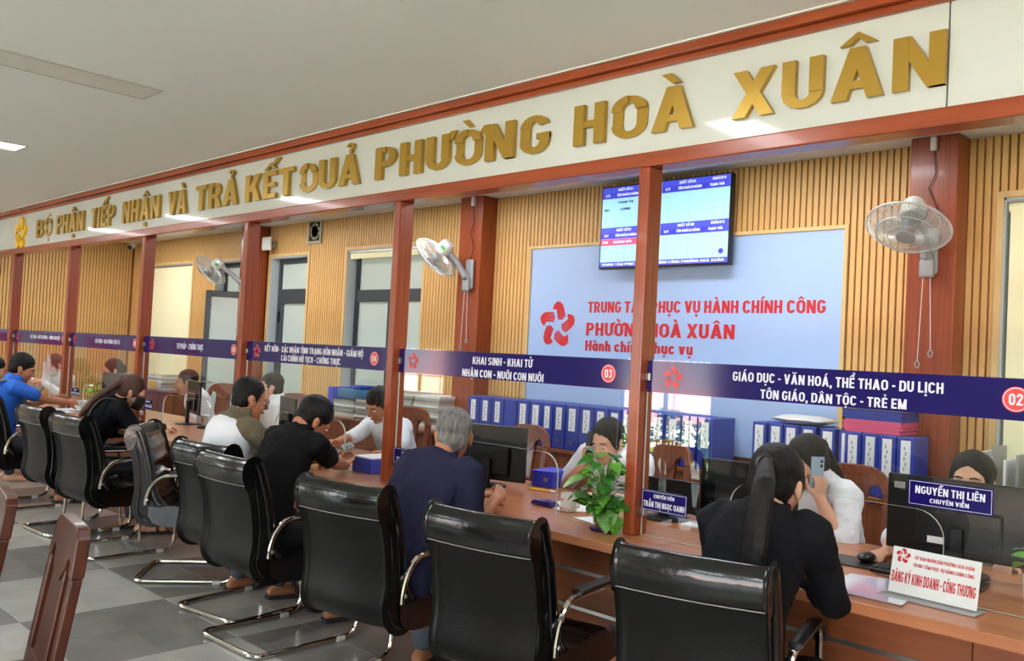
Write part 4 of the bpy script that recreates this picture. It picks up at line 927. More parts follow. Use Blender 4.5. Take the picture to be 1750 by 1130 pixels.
nameplate(-3.855, -3.60, .852, .946, [('CHUYÊN VIÊN', -.45, .45, .66, .17), ('TRẦN THỊ HOA', -.8, .9, .2, .28)], 'navy plate half hidden by the elderly man\'s shoulder')
nameplate(-5.52, -5.30, .86, .95, [('CHUYÊN VIÊN', -.45, .45, .66, .17), ('NGUYỄN VĂN THỌ', -.9, .9, .2, .28)], 'navy plate behind the man in the white vest')
nameplate(-7.13, -6.95, .90, .985, [('CHUYÊN VIÊN', -.45, .45, .66, .17), ('LÊ THU HIỀN', -.9, .9, .2, .28)], 'navy plate beside the masked woman\'s face')
nameplate(-8.72, -8.52, .905, .975, [('CHUYÊN VIÊN', -.45, .45, .66, .17), ('NGUYỄN LAN', -.9, .9, .2, .28)], 'small navy plate right of the far paper holder')
# boxes on the counter
t = thing('blue_file_box', (-4.19, 3.13, .7605), 'blue file box with a white top edge left of the slim post', 'box'); part('body', MB().bb(-.09, .09, -.05, .22, 0, .085), M['blue'], t, smooth=False, bevel=.004); part('paper_top', MB().bb(-.085, .085, -.045, .21, .085, .092), M['paper'], t, smooth=False)
t = binder(-3.30, 3.66, .7605, .085, .145, 'bright blue binder lying on the desk right of the monitor', 'blue2', spine=0, ring=0, group=None, d=.2); t.rotation_euler = (0, 0, R(12)); t.children[0].scale = (1.7, 1, .62)
part('finger_ring', MB().lathe([(.013, 0), (.013, .003), (.008, .003), (.008, 0)], 14, (.02, 0, .045), (0, -1, 0)), M['steel'], t)
stack(-3.74, 3.30, .7605, .22, .20, 6, .022, 'pile of papers on the counter behind the elderly man\'s left shoulder', 'paper', 'papers', None, mats=('paper', 'paper2'))
one('stamp_box', MB().bb(-4.62, -4.55, 3.34, 3.42, .7605, .80), M['red'], 'small red stamp box near the phone held by the man in black', 'box', bevel=.004)
sheet([(-4.55, 3.25), (-4.3, 3.22), (-4.28, 3.42), (-4.52, 3.45)], 'white sheet under the hands of the male officer')
sheet([(-8.30, 3.0), (-7.9, 2.95), (-8.0, 3.2), (-8.4, 3.2)], 'white sheet on the far counter left of the post')
sheet([(-8.75, 2.86), (-8.35, 2.84), (-8.45, 3.0), (-8.85, 3.02)], 'second white sheet on the far counter near the edge')
t = thing('keyboard_far', (-6.72, 3.52, .7605), 'black keyboard behind the sideways monitor', 'keyboard', rz=R(30)); t.name = 'keyboard'; part('case', MB().bb(-.18, .18, -.06, .06, 0, .016), M['bplast'], t, bevel=.004)
m_ = MB()
for r_ in range(4):
    for k in range(14): m_.bb(-.168+k*.0245, -.15+k*.0245, -.05+r_*.025, -.03+r_*.025, .016, .02)
part('keys', m_, mat('key_plastic', (44, 46, 50), .5), t, smooth=False)['kind'] = 'stuff'
t = thing('tissue_box', (-7.12, 3.62, .7605), 'white tissue box with an orange oval beside the sideways monitor', 'box'); part('body', MB().bb(-.11, .11, -.06, .06, 0, .08), M['plast'], t, bevel=.004); part('print', MB().lathe([(.025, 0), (.025, .001)], 16, (0, -.061, .04), (0, -1, 0)), mat('orange_print', (230, 120, 80), .5), t)
t = thing('clear_box', (-8.7, 3.15, .7605), 'small clear plastic box on the far counter by the post', 'box'); part('body', MB().bb(-.06, .06, -.05, .05, 0, .09), M['paper'], t, bevel=.006)
t = thing('pen_cup', (-1.98, 3.30, .7605), 'pen cup by the dark monitor behind the name plate', 'cup'); part('cup', MB().lathe([(.03, 0), (.036, .09), (.032, .09), (.027, .01)], 16, cap=False), M['teal'], t)
for k in range(4): part('pen', MB().tube([(.01*(k-1.5), 0, .01), (.02*(k-1.5), .01*(k % 2), .15)], .004, 6), M['blue' if k % 2 else 'bplast'], t)
# ------------------------------------------------------------------ fans
def fan(loc, wall, n, lb, spin=0):
    """n = direction the fan blows; wall = point on the column"""
    t = thing('wall_fan', wall, lb, 'fan', 'white wall fans on the columns')
    c = Vector(loc)-Vector(wall); n = Vector(n).normalized(); q = Vector((0, 0, 1)).rotation_difference(n)
    def P(r, a, h): return c+q @ Vector((r*math.cos(a), r*math.sin(a), h))
    def ringpts(r, h, k=40): return [P(r, 2*math.pi*i/k, h) for i in range(k)]
    RR = .205
    m_ = MB(); m_.tube(ringpts(RR, .0), .0055, 6, True); part('rim', m_, GCAGE, t)
    m_ = MB()
    for rad, h in ((.15, .045), (.09, .058)): m_.tube(ringpts(rad, h), .0022, 5, True)
    for i in range(84):
        a = 2*math.pi*i/84; m_.tube([P(.045, a, .062), P(.11, a+.10, .056), P(.17, a+.18, .036), P(RR, a+.22, .003)], .0016, 3)
    part('front_cage', m_, GCAGE, t)['kind'] = 'stuff'
    m_ = MB(); m_.tube(ringpts(.14, -.055), .0022, 5, True)
    for i in range(72):
        a = 2*math.pi*i/72; m_.tube([P(.06, a, -.07), P(.13, a-.08, -.06), P(.185, a-.12, -.03), P(RR, a-.14, -.003)], .0016, 3)
    part('rear_cage', m_, GCAGE, t)['kind'] = 'stuff'
    part('badge', MB().lathe([(.048, .060), (.046, .066), (.0, .068)], 24, c, n), M['gplast'], t)
    for k in range(3):
        a0 = 2*math.pi*k/3+spin; rs = []
        for i in range(9):
            a = a0+1.35*i/8-.1; w_ = math.sin(math.pi*min(1, (i+.8)/9))
            r1 = .035; r2 = .06+.12*w_
            h = -.018+.045*i/8
            rs.append([P(r1, a, h), P((r1+r2)/2, a+.08, h+.004), P(r2, a+.14, h), P(r2, a+.14, h-.002), P((r1+r2)/2, a+.08, h+.002), P(r1, a, h-.002)])
        part('blade', MB().rings(rs), CLEAR, t)
    part('hub', MB().lathe([(.034, -.03), (.036, .015), (.025, .03), (0, .034)], 20, c, n), M['gplast'], t)
    part('motor', MB().lathe([(.03, -.06), (.058, -.07), (.062, -.10), (.060, -.15), (.045, -.175), (.0, -.18)], 22, c, n), M['plast'], t)
    part('sticker', MB().bb(-.02, .02, -.0635, -.0625, -.14, -.11), mat('green_sticker', (70, 170, 90), .5), t, smooth=False)
    st = t.children[-1]; st.location = c; st.rotation_mode = 'QUATERNION'; st.rotation_quaternion = q
    e = c-n*.12
    part('neck', MB().tube([e, Vector((e.x*.6, -.11, e.z*.5-.05)), Vector((0, -.07, -.09)), Vector((0, -.03, -.10))], [.028, .026, .03, .034], 12), M['gplast'], t)
    part('wall_plate', MB().bb(-.045, .045, -.035, 0, -.19, .06), M['gplast'], t, bevel=.018, seg=3)
    part('switch_box', MB().bb(-.038, .038, -.07, -.03, -.21, -.11), M['gplast'], t, bevel=.014, seg=3)
    for s, L in ((-.03, -.66), (.03, -.60)):
        part('pull_cord', MB().tube([(s*.6, -.05, -.20), (s*1.1, -.05, L)], .0022, 5), M['plast'], t)
        part('pull_ring', MB().tube([(s*1.1+.011*math.cos(u), -.05, L-.018+.018*math.sin(u)) for u in [2*math.pi*k/14 for k in range(14)]], .0035, 6, True), M['gplast'], t)
    top = CEIL-Vector(wall).z
    part('power_cord', MB().tube([(.0, -.02, .05), (.03, -.012, .16), (-.02, -.012, .28), (.015, -.012, .36), (0, -.012, top-.07)], .003, 6), M['bplast'], t)
    part('socket', MB().bb(-.015, .015, -.03, 0, top-.085, top-.01), M['plast'], t, smooth=False, bevel=.004)
    return t
fan((-1.735, 4.62, 2.235), (-1.745, 4.98, 2.22), (.0, -.5, -.87), 'white wall fan facing down on the nearest column', .3)
fan((-5.58, 4.74, 2.26), (-5.40, 4.98, 2.20), (-.72, -.2, -.66), 'white wall fan turned left on the middle column', .8)
fan((-9.46, 4.72, 2.27), (-9.13, 4.98, 2.24), (-.66, -.35, -.66), 'white wall fan turned left on the far column beside the open door', 1.2)
# ------------------------------------------------------------------ small wall things
t = thing('exhaust_vent', (-8.03, WY, 2.68), 'square grey exhaust vent high on the slatted wall', 'vent')
f = MB(); f.bb(-.13, .13, -.02, .0, .10, .13); f.bb(-.13, .13, -.02, .0, -.13, -.10); f.bb(-.13, -.10, -.02, .0, -.10, .10); f.bb(.10, .13, -.02, .0, -.10, .10); part('frame', f, mat('vent_plastic', (176, 168, 146), .5), t, smooth=False, bevel=.003)
part('backing', MB().bb(-.10, .10, -.004, -.002, -.10, .10), M['bplast'], t, smooth=False)
for k in range(4): part('blade', MB().box((0, -.01, 0), (.075, .004, .17), rot=Matrix.Rotation(R(45*k+20), 3, 'Y')), mat('vent_plastic', (176, 168, 146), .5), t, smooth=False)
t = thing('router', (-8.82, 5.04, 2.58), 'white square wireless access point beside the far column', 'router'); part('body', MB().bb(-.085, .085, -.02, .015, -.075, .075), M['plast'], t, bevel=.014, seg=3); part('led', MB().lathe([(.006, 0), (.006, .002)], 10, (0, -.02, 0), (0, -1, 0)), M['steel'], t)
part('bracket', MB().bb(-.03, .03, .015, .10, -.03, .03), M['gplast'], t, smooth=False); part('cable', MB().tube([(0, .02, .07), (-.04, .05, .12), (-.08, .08, .2)], .004, 6), M['bplast'], t)
t = thing('security_camera', (-12.15, 4.92, CEIL), 'small white bullet camera under the far ceiling corner', 'camera'); part('mount', MB().lathe([(.04, -.012), (.04, 0)], 18), M['plast'], t); part('arm', MB().tube([(0, 0, 0), (0, 0, -.06)], .014), M['plast'], t)
part('barrel', MB().tube([(-.03, .03, -.06), (.06, -.06, -.11)], .036, 16), M['plast'], t); part('lens', MB().tube([(.06, -.06, -.11), (.064, -.064, -.112)], .030, 16), M['bplast'], t)
# notice posters of the lobby end wall, seen as reflections
for k in range(5):
    t = thing('notice_poster', (-12.643, 2.55-.62*k, 1.25), '%s red notice poster on the end wall seen in reflection' % ['first', 'second', 'third', 'fourth', 'fifth'][k], 'poster', 'red notice posters')
    part('poster', MB().bb(0, .004, -.2, .2, -.3, .3), mat('poster_red', (214, 96, 84), .5), t, smooth=False); part('heading', MB().bb(.004, .006, -.17, .17, .2, .26), M['paper'], t, smooth=False)
# ------------------------------------------------------------------ people
TX = {}
def remesh(mb, name, vox, mats, smooth=4, fac=.5, deci=None, parent=None, disp=None):
    me = bpy.data.meshes.new('tmp'); me.from_pydata(mb.v, [], mb.f); me.update()
    bm = bmesh.new(); bm.from_mesh(me); bmesh.ops.recalc_face_normals(bm, faces=bm.faces); bm.to_mesh(me); bm.free()
    o = bpy.data.objects.new('tmp', me); COL.objects.link(o)
    r = o.modifiers.new('r', 'REMESH'); r.mode = 'VOXEL'; r.voxel_size = vox
    s = o.modifiers.new('s', 'SMOOTH'); s.factor = fac; s.iterations = smooth
    if disp:
        if disp not in TX: TX[disp] = bpy.data.textures.new('folds', 'CLOUDS'); TX[disp].noise_scale = disp[0]; TX[disp].noise_depth = 2
        q = o.modifiers.new('q', 'DISPLACE'); q.texture = TX[disp]; q.strength = disp[1]; q.mid_level = .5; q.texture_coords = 'LOCAL'
    if deci: d = o.modifiers.new('d', 'DECIMATE'); d.ratio = deci
    dg = bpy.context.evaluated_depsgraph_get(); ev = o.evaluated_get(dg)
    m2 = bpy.data.meshes.new_from_object(ev); m2.name = name; bpy.data.objects.remove(o); bpy.data.meshes.remove(me)
    m2.materials.clear()
    for m in mats: m2.materials.append(m)
    m2.shade_smooth()
    return link(name, m2, parent)
def ik(s, w, pole, a, b):
    d = w-s; L = min(d.length, (a+b)*.985); dn = d.normalized(); w = s+dn*L
    x = (a*a-b*b+L*L)/(2*L); h = math.sqrt(max(0, a*a-x*x)); p = pole-dn*pole.dot(dn); p = p.normalized()
    return s+dn*x+p*h, w
def hand(mb, w, d, n, side, curl=25, k=1.0, ph=0, spread=1.0):
    d = d.normalized(); n = (n-d*n.dot(d)).normalized(); y = n.cross(d)*side
    mb.limb([w-d*.01, w+d*.035*k, w+d*.082*k], [(.015*k, .024*k), (.015*k, .034*k), (.013*k, .037*k)], 10, 2, up=n)
    L = [.068, .076, .071, .055]
    for i in range(4):
        off = (.029-.0195*i)*k*spread; p = w+d*.078*k+y*off; pts = [p-d*.02*k, p]; a = 0
        for j in range(3):
            a += R(curl*(1+.12*i)*(.7, 1.1, .9)[j]); a0 = a
            dd = d*math.cos(a0)+n*math.sin(a0)+y*(.05*(1.5-i))*spread; pts.append(pts[-1]+dd.normalized()*L[i]*k*(.42, .32, .26)[j])
        mb.limb(pts, [.0095*k, .0092*k, .0085*k, .0078*k, .0068*k], 8, 2)
    t0 = w+d*.02*k+y*.022*k+n*.004; t1 = t0+(d*.62+y*.62+n*.35).normalized()*.042*k; t2 = t1+(d*.9+y*.18+n*.4).normalized()*.032*k; t3 = t2+(d*.95-y*.1+n*.4).normalized()*.024*k
    mb.limb([t0-d*.01, t1, t2, t3], [.013*k, .0115*k, .010*k, .008*k], 8, 2)
def person(loc, rz, label, lean=12, side=0, head=(0, 0), headoff=(0, 0, 0), arms=None, skin='skin', hair='hairB', hs='short', top='tshirt', topcol=None, sleeve='short', legs=True,
           trous=None, shoe=None, face=True, extras=None, vox=.009, sh=1.0, feet=None, neckcol=None, zs=0, hand_curl=25, collar=False):
    root = thing('person', (loc[0], loc[1], 0), label, 'person'); root.rotation_euler = (0, 0, R(rz))
    Mi = (Matrix.Translation((loc[0], loc[1], 0)) @ Matrix.Rotation(R(rz), 4, 'Z')).inverted(); M3 = Mi.to_3x3()
    lw = lambda p: Mi @ Vector(p); ld = lambda d: (M3 @ Vector(d)).normalized()
    a = R(lean); sd = R(side)
    d1 = Vector((math.sin(sd)*.5, math.sin(a*.6), math.cos(a*.6))).normalized(); d2 = Vector((math.sin(sd), math.sin(a*1.3), math.cos(a*1.3))).normalized()
    hip = Vector((0, 0, .52+zs)); mid = hip+d1*.22; ch = mid+d2*.23; nb = ch+d2*.10
    fx = Vector((0, 1, 0)); fwd = (fx-d2*fx.dot(d2)).normalized(); X = Vector((1, 0, 0))
    sl = nb-d2*.055+fwd*.005; SH = [sl-X*.172*sh, sl+X*.172*sh]
    hy, hp = R(head[0]), R(head[1])
    HR = Matrix.Rotation(hy, 3, 'Z') @ Matrix.Rotation(-hp, 3, 'X')
    nk = nb+d2*.05+fwd*.012
    hc = nk+Vector((0, .036, .052))+HR @ Vector((0, .01, 0))-Vector((0, 0, .01))+Vector(headoff)
    K = 1.05
    H_ = lambda x, y, z: hc+HR @ Vector((x, y, z))*K
    A_ = lambda x, y, z: (HR @ Vector((x*K, 0, 0)), HR @ Vector((0, y*K, 0)), HR @ Vector((0, 0, z*K)))
    B = MB()
    # torso
    def torso(mb, e, neck=True, low=0):
        tr = [(hip-d1*.06, .150, .105), (hip+d1*.03, .158, .112), (mid, .138, .100), (mid+d2*.10, .152, .108), (ch-d2*.0, .165, .110), (ch+d2*.05, .155, .092)]
        if neck: tr += [(nb-d2*.008, .085, .062), (nb+d2*.012, .058, .055)]
        if low: tr[0] = (hip-d1*low, .165, .12)
        pts = []; rr = []
        for p, x, y in tr: pts.append(p); rr.append((y+e, x*sh+e))
        mb.tube(pts, rr, 20, up=tuple(fwd))
    torso(B, -.004)
    B.limb([nb-d2*.03, nk+Vector((0, .008, .02)), H_(0, -.02, -.045)], [.056, .050, .050], 14)
    # head
    B.ell(H_(0, -.014, .034), A_(.074, .090, .084), 20, 14); B.ell(H_(0, .016, -.018), A_(.063, .070, .078), 18, 12); B.ell(H_(0, .026, -.060), A_(.046, .050, .045), 16, 10)
    B.ell(H_(0, .058, -.088), A_(.024, .020, .018)); B.limb([H_(0, .083, .012), H_(0, .096, -.010), H_(0, .104, -.028)], [.007, .009, .012], 8)
    B.ell(H_(0, .092, -.032), A_(.017, .012, .008)); B.ell(H_(0, .074, .020), A_(.050, .014, .010))
    for s in (-1, 1):
        B.ell(H_(s*.036, .062, -.030), A_(.020, .018, .020)); B.ell(H_(s*.0745, -.006, -.010), A_(.008, .019, .030)); B.ell(H_(s*.080, -.014, .004), A_(.006, .012, .018))
    ex = []
    AR = []
    for s, sp in zip((-1, 1), (arms or [None, None])):
        S_ = SH[0] if s < 0 else SH[1]
        if sp is None: sp = dict(w=None)
        if sp.get('w') is None: w = S_+Vector((s*.03, .16, -.42)); hd = Vector((0, .5, -.5)); n = Vector((-s, 0, 0)); pole = Vector((s*.4, -1, 0))
        elif sp.get('hr'): w = H_(*sp['w']); hd = (HR @ Vector(sp['d'])).normalized(); n = (HR @ Vector(sp['n'])).normalized(); pole = Vector(sp['p'])
        else: w = lw(sp['w']); hd = ld(sp['d']); n = ld(sp['n']); pole = ld(sp.get('p', (0, 0, -1)))
        el, w = ik(S_, w, pole, .27, .245); AR.append((S_, el, w))
        B.limb([S_-X*s*.02, S_, S_.lerp(el, .5), el, el.lerp(w, .35), w], [.048, .050, .043, .037, .037, .026], 12, 2)
        hand(B, w, hd, n, s if sp.get('flip') is None else -s, sp.get('c', hand_curl), sp.get('k', .93 if hs in ('pony', 'bun', 'long') else 1.0))
    # legs
    F = feet or [(-.13, .50), (.13, .50)]
    LG = []
    for s, (fx_, fy_) in zip((-1, 1), F):
        hj = hip+Vector((s*.085, .02, -.03)); kn = Vector((s*.13, .40, .47+zs)) if fy_ > .3 else Vector((s*.15, .40, .44+zs))
        an = Vector((fx_, fy_, .085)); LG.append((hj, kn, an))
        B.limb([hj, hj.lerp(kn, .5), kn, kn.lerp(an, .35), an], [.078, .068, .052, .048, .032], 12, 2)
        td = Vector((an.x-kn.x*.3, .2+max(0, .0), 0)); td = Vector((s*.15, 1, 0)).normalized()
        B.limb([an-td*.03-Vector((0, 0, .045)), an+td*.05-Vector((0, 0, .045)), an+td*.15-Vector((0, 0, .055))], [.032, .034, .026], 10, 2)
    body = remesh(B, 'body', vox, [M[skin]], 3, .5, .5 if vox < .008 else .6, root)
    # shirt
    C_ = MB(); torso(C_, .014, True, .09 if top != 'blazer' else .14)
    for (S_, el, w), s in zip(AR, (-1, 1)):
        if sleeve == 'short': e_ = S_.lerp(el, .72); C_.limb([S_-X*s*.04, S_, S_.lerp(e_, .6), e_], [.060, .066, .060, .058], 14, 2)
        elif sleeve == 'elbow': C_.limb([S_-X*s*.04, S_, S_.lerp(el, .5), el, el.lerp(w, .25)], [.060, .066, .058, .054, .050], 14, 2)
        else: C_.limb([S_-X*s*.04, S_, S_.lerp(el, .5), el, el.lerp(w, .5), el.lerp(w, .97)], [.060, .067, .056, .052, .046, .038], 14, 2)
    if collar: C_.tube([nk+Vector((.064*math.cos(u), .058*math.sin(u)-.002, -.018+.012*math.sin(u)*-1)) for u in [2*math.pi*k/18 for k in range(18)]], [(.020, .009)]*18, 8, True, up=(0, 0, 1))
    else: C_.tube([nb+Vector((.066*math.cos(u), .06*math.sin(u)+.005, .012)) for u in [2*math.pi*k/18 for k in range(18)]], .011, 8, True)
    cm = topcol if not isinstance(topcol, str) else M[topcol]
    sh_o = remesh(C_, {'tshirt': 'shirt', 'polo': 'polo_shirt', 'blazer': 'blazer', 'shirt': 'shirt'}.get(top, top), .012 if vox > .008 else .009, [cm], 3, .5, .7, root, (.075, .020))
    if legs:
        T_ = MB(); T_.ell(hip+Vector((0, .0, -.02)), (.165, .125, .095), 18, 10)
        for (hj, kn, an) in LG: T_.limb([hj-Vector((0, .03, 0)), hj.lerp(kn, .5), kn, kn.lerp(an, .4), kn.lerp(an, .93)], [.092, .082, .066, .062, .052], 14, 2)
        remesh(T_, 'trousers', .014, [trous or mat('dark_trousers', (44, 48, 58), .8, bump=(30, .2))], 3, .5, .5, root)
        if shoe:
            for (hj, kn, an), s in zip(LG, (-1, 1)):
                td = Vector((s*.15, 1, 0)).normalized(); z = Vector((0, 0, 1)); nx = td.cross(z)
                ol = [(-.06, -.035), (.04, -.042), (.13, -.046), (.19, -.03), (.205, 0), (.19, .03), (.13, .046), (.04, .042), (-.06, .035), (-.075, 0)]
                mm = MB(); mm.prism(ol, lambda u, v, d: tuple(an+td*u+nx*v+z*(d-.085)), .0, .02)
                so_ = part('sandal', mm, shoe, root, smooth=False, bevel=.005)
                mm = MB(); mm.tube([tuple(an+td*.10+nx*(.045*math.cos(u))+z*(-.07+.052*math.sin(u))) for u in [math.pi*k/8 for k in range(9)]], [(.006, .03)]*9, 8, up=tuple(td)); part('strap', mm, shoe, so_)
    # hair
    Hh = MB()
    if hs in ('short', 'shortthick', 'grey'):
        e = .006 if hs == 'shortthick' else 0
        Hh.ell(H_(0, -.020, .050), A_(.079+e, .090+e, .080+e), 22, 14); Hh.ell(H_(0, -.046, -.004), A_(.070+e, .056+e, .066), 18, 12)
        for s in (-1, 1): Hh.ell(H_(s*.064, .006, .012), A_(.014, .020, .036))
    else:
        Hh.ell(H_(0, -.020, .046), A_(.082, .092, .086), 22, 14); Hh.ell(H_(0, -.048, .0), A_(.076, .058, .075), 18, 12)
        for s in (-1, 1): Hh.ell(H_(s*.066, .008, .012), A_(.015, .032, .045))
        if hs == 'bun': Hh.ell(H_(0, -.105, .0), A_(.045, .035, .045))
        if hs == 'pony':
            base = H_(0, -.10, .055); pl = extras.get('pony') if extras else None
            pts = [H_(0, -.06, .06), base]+[lw(p) for p in pl] if pl else [H_(0, -.06, .06), base, nb-fwd*.10+d2*.06+X*.03, ch-fwd*.145+d2*.02+X*.05, ch-fwd*.155-d2*.10+X*.07, ch-fwd*.15-d2*.18+X*.08]
            rr = [(.03, .03), (.024, .026)]+[(.026, .036)]*(len(pts)-4)+[(.024, .034), (.008, .012)]
            rr = (extras or {}).get('ponyr', rr)
            Hh.limb(pts, rr[:len(pts)], 14, 3, up=(0, 1, 0))
        if hs == 'long': Hh.limb([H_(0, -.05, .02), nb+Vector((0, -.06, .02)), ch+Vector((0, -.10, -.05))], [(.05, .07), (.04, .075), (.02, .05)], 14, 3, up=(0, 1, 0))
    ho = remesh(Hh, 'hair', .0065 if vox < .008 else .010, [M[hair]], 2, .4, None, root, (.018, .009) if hs in ('short', 'shortthick', 'grey') else (.03, .006))
    if hs == 'pony':
        part('hair_tie', MB().tube([tuple(H_(.024*math.cos(u), -.112, .052+.024*math.sin(u))) for u in [2*math.pi*k/14 for k in range(14)]], .007, 8, True), M['bplast'], root)
    if face:
        for s in (-1, 1):
            ey = part('eye', MB().ell(H_(s*.030, .0735, -.002), A_(.0125, .0068, .0048), 12, 8), M['eyew'], root)
            part('iris', MB().ell(H_(s*.030, .0782, -.0035), A_(.0048, .0026, .0046), 10, 6), M['iris'], ey)
            part('eyebrow', MB().limb([H_(s*.014, .086, .018), H_(s*.030, .086, .022), H_(s*.047, .074, .017)], [.0025, .0035, .002], 6), M[hair if hair != 'hairR' else 'hairB'], root)
        part('mouth', MB().ell(H_(0, .0835, -.057), A_(.022, .007, .0065), 14, 8), M['lip'], root)
    e_ = extras or {}
    if 'glasses' in e_:
        g = MB(); n_ = 18
        for s in (-1, 1):
            g.tube([tuple(H_(s*.033+.026*math.cos(u), .096-.006*abs(math.cos(u)), -.003+.018*math.sin(u))) for u in [2*math.pi*k/n_ for k in range(n_)]], .0018 if e_['glasses'] != 'thin' else .0012, 6, True)
            g.tube([tuple(H_(s*.058, .092, .004)), tuple(H_(s*.079, .04, .004)), tuple(H_(s*.083, -.012, .002))], .0018, 6)
        g.tube([tuple(H_(-.008, .100, .002)), tuple(H_(.008, .100, .002))], .0016, 6)
        part('glasses', g, M['bplast'] if e_['glasses'] != 'thin' else M['steel'], root)
    if 'mask' in e_:
        mk = MB(); rs = []
        for i in range(7):
            v = -1+i/3; z = -.044+.052*v; k_ = 1.04-.14*v*v
            rs.append([tuple(H_(.066*math.sin(t)*k_, .012+(.104-.010*abs(v))*math.cos(t), z)) for t in [-1.25+2.5*j/12 for j in range(13)]]+[tuple(H_(.062*math.sin(t)*k_, .010+(.092-.012*abs(v))*math.cos(t), z)) for t in [1.25-2.5*j/12 for j in range(13)]])
        mo_ = part('face_mask', mk.rings(rs), M[e_['mask']], root, ang=80)
        for s in (-1, 1): part('ear_loop', MB().tube([tuple(H_(s*.062, .045, -.02)), tuple(H_(s*.079, .0, .01)), tuple(H_(s*.083, -.022, .0)), tuple(H_(s*.078, -.01, -.03)), tuple(H_(s*.060, .04, -.065))], .0016, 5), M[e_['mask']], mo_)
    root['_'] = 0; del root['_']
    return root, dict(H=H_, HR=HR, nb=nb, ch=ch, fwd=fwd, d2=d2, arms=AR, inv=Mi, hip=hip, mid=mid)
wc_ = mat('white_shirt_cloth', (226, 230, 236), .8, bump=(9, .5)); nv_ = mat('navy_tshirt_cloth', (28, 28, 54), .85, spec=.25, bump=(9, .5)); bk_ = mat('black_polo_cloth', (11, 11, 13), .85, spec=.2, bump=(9, .5))
bz_ = mat('black_blazer_cloth', (13, 14, 19), .85, spec=.2, bump=(10, .5)); bl_ = mat('blue_polo_cloth', (34, 104, 214), .75, bump=(9, .4)); gj = mat('olive_shirt_cloth', (104, 94, 74), .85, bump=(9, .4)); wv = mat('white_vest_cloth', (232, 236, 242), .8, bump=(9, .4))
jd = mat('grey_trouser_cloth', (76, 84, 92), .9, bump=(60, .3)); sb = mat('dark_sandal_rubber', (40, 42, 44), .6)
dn = (0, 0, -1)
PONY = [(-1.315, 2.45, 1.13), (-1.30, 2.40, 1.04), (-1.30, 2.385, .95), (-1.305, 2.375, .86), (-1.31, 2.375, .77)]
# --- visitors
p5, q5 = person((-3.00, 2.42), 10, 'elderly man with grey hair in a navy t-shirt sitting at the counter', lean=23, side=6, head=(32, 6), arms=[
    dict(w=(-2.99, 2.87, .825), d=(.65, .25, .12), n=(.2, .3, -1), c=30, p=(-.5, -.8, -1)), dict(w=(-2.84, 2.84, .83), d=(-.35, .75, .25), n=(-.8, .2, -.3), c=34, p=(.35, -1, -1))],
    skin='skin2', hair='hairG', hs='grey', topcol=nv_, sleeve='short', trous=jd, shoe=sb, vox=.0065, sh=1.08, feet=[(-.15, .38), (.17, .30)])
p6, q6 = person((-1.40, 2.44), 8, 'woman with a long black ponytail in a black blazer leaning on the counter', lean=19, side=4, head=(-4, 12), headoff=(0, 0, -.015), arms=[
    dict(w=(-1.50, 2.88, .795), d=(.4, 1, 0), n=dn, c=20, p=(-.1, -.1, -1)), dict(w=(-1.42, 2.90, .795), d=(-.8, .6, .05), n=dn, c=20, p=(.7, -.1, -.8))],
    skin='skin', hair='hairB', hs='pony', top='blazer', topcol=bz_, sleeve='long', trous=bz_, vox=.0065, sh=.92, extras=dict(mask='plast', ponyr=[(.03, .03), (.022, .026), (.03, .040), (.03, .050), (.028, .052), (.026, .048), (.008, .03)],
    pony=PONY), shoe=sb)
p4, q4 = person((-4.10, 2.40), 2, 'young man with thick black hair in a black polo shirt holding a phone', lean=22, side=-3, head=(-18, 34), headoff=(0, .02, -.03), arms=[
    dict(w=(-4.45, 2.98, .83), d=(.3, .9, .25), n=(.5, .3, .8), c=32, p=(-1, -.5, -.8)), dict(w=(-4.22, 3.0, .80), d=(-.6, .7, .2), n=(-.6, .1, .8), c=35, p=(1, -.3, -.9))],
    skin='skin2', hair='hairB', hs='shortthick', top='polo', topcol=bk_, sleeve='short', vox=.0065, sh=1.05, collar=True, shoe=sb, feet=[(-.14, .46), (.1, .42)], trous=bk_)
p3, q3 = person((-4.72, 2.46), -6, 'man with glasses in a white vest over an olive shirt', lean=11, head=(-6, 10), arms=[
    dict(w=(-4.78, 2.95, .80), d=(.2, 1, 0), n=dn, p=(-1, -.4, -.9)), dict(w=(-4.50, 2.95, .80), d=(-.3, 1, 0), n=dn, p=(1, -.4, -.9))],
    skin='skin2', hair='hairB', hs='short', top='olive_shirt', topcol=gj, sleeve='elbow', vox=.008, sh=1.06, collar=True, extras=dict(glasses='thick'), shoe=sb, feet=[(-.15, .22), (.12, .36)], trous=jd)
v_ = MB(); tr_ = q3; h_, m_2, c_ = q3['hip'], q3['mid'], q3['ch']; d2 = q3['d2']
v_.tube([h_-d2*.04, h_+d2*.04, m_2, m_2+d2*.1, c_, c_+d2*.055, c_+d2*.083], [(.134, .188), (.136, .191), (.128, .174), (.136, .188), (.138, .205), (.114, .186), (.082, .105)], 22, up=tuple(q3['fwd']))
remesh(v_, 'vest', .012, [wv], 3, .5, None, p3, (.075, .014))
p2, q2 = person((-6.84, 2.47), -12, 'woman with brown ponytail in a black jacket and black face mask', lean=27, side=5, head=(-10, 24), headoff=(0, 0, -.02), arms=[
    dict(w=(-6.86, 2.93, .80), d=(.3, 1, 0), n=dn, p=(-1, -.5, -.8)), dict(w=(-6.60, 2.98, .80), d=(-.3, 1, 0), n=dn, p=(1, -.6, -.9))],
    skin='skin', hair='hairR', hs='pony', top='blazer', topcol=bz_, sleeve='long', vox=.009, sh=.98, extras=dict(mask='bplast'), shoe=sb, feet=[(-.13, .42), (.13, .45)])
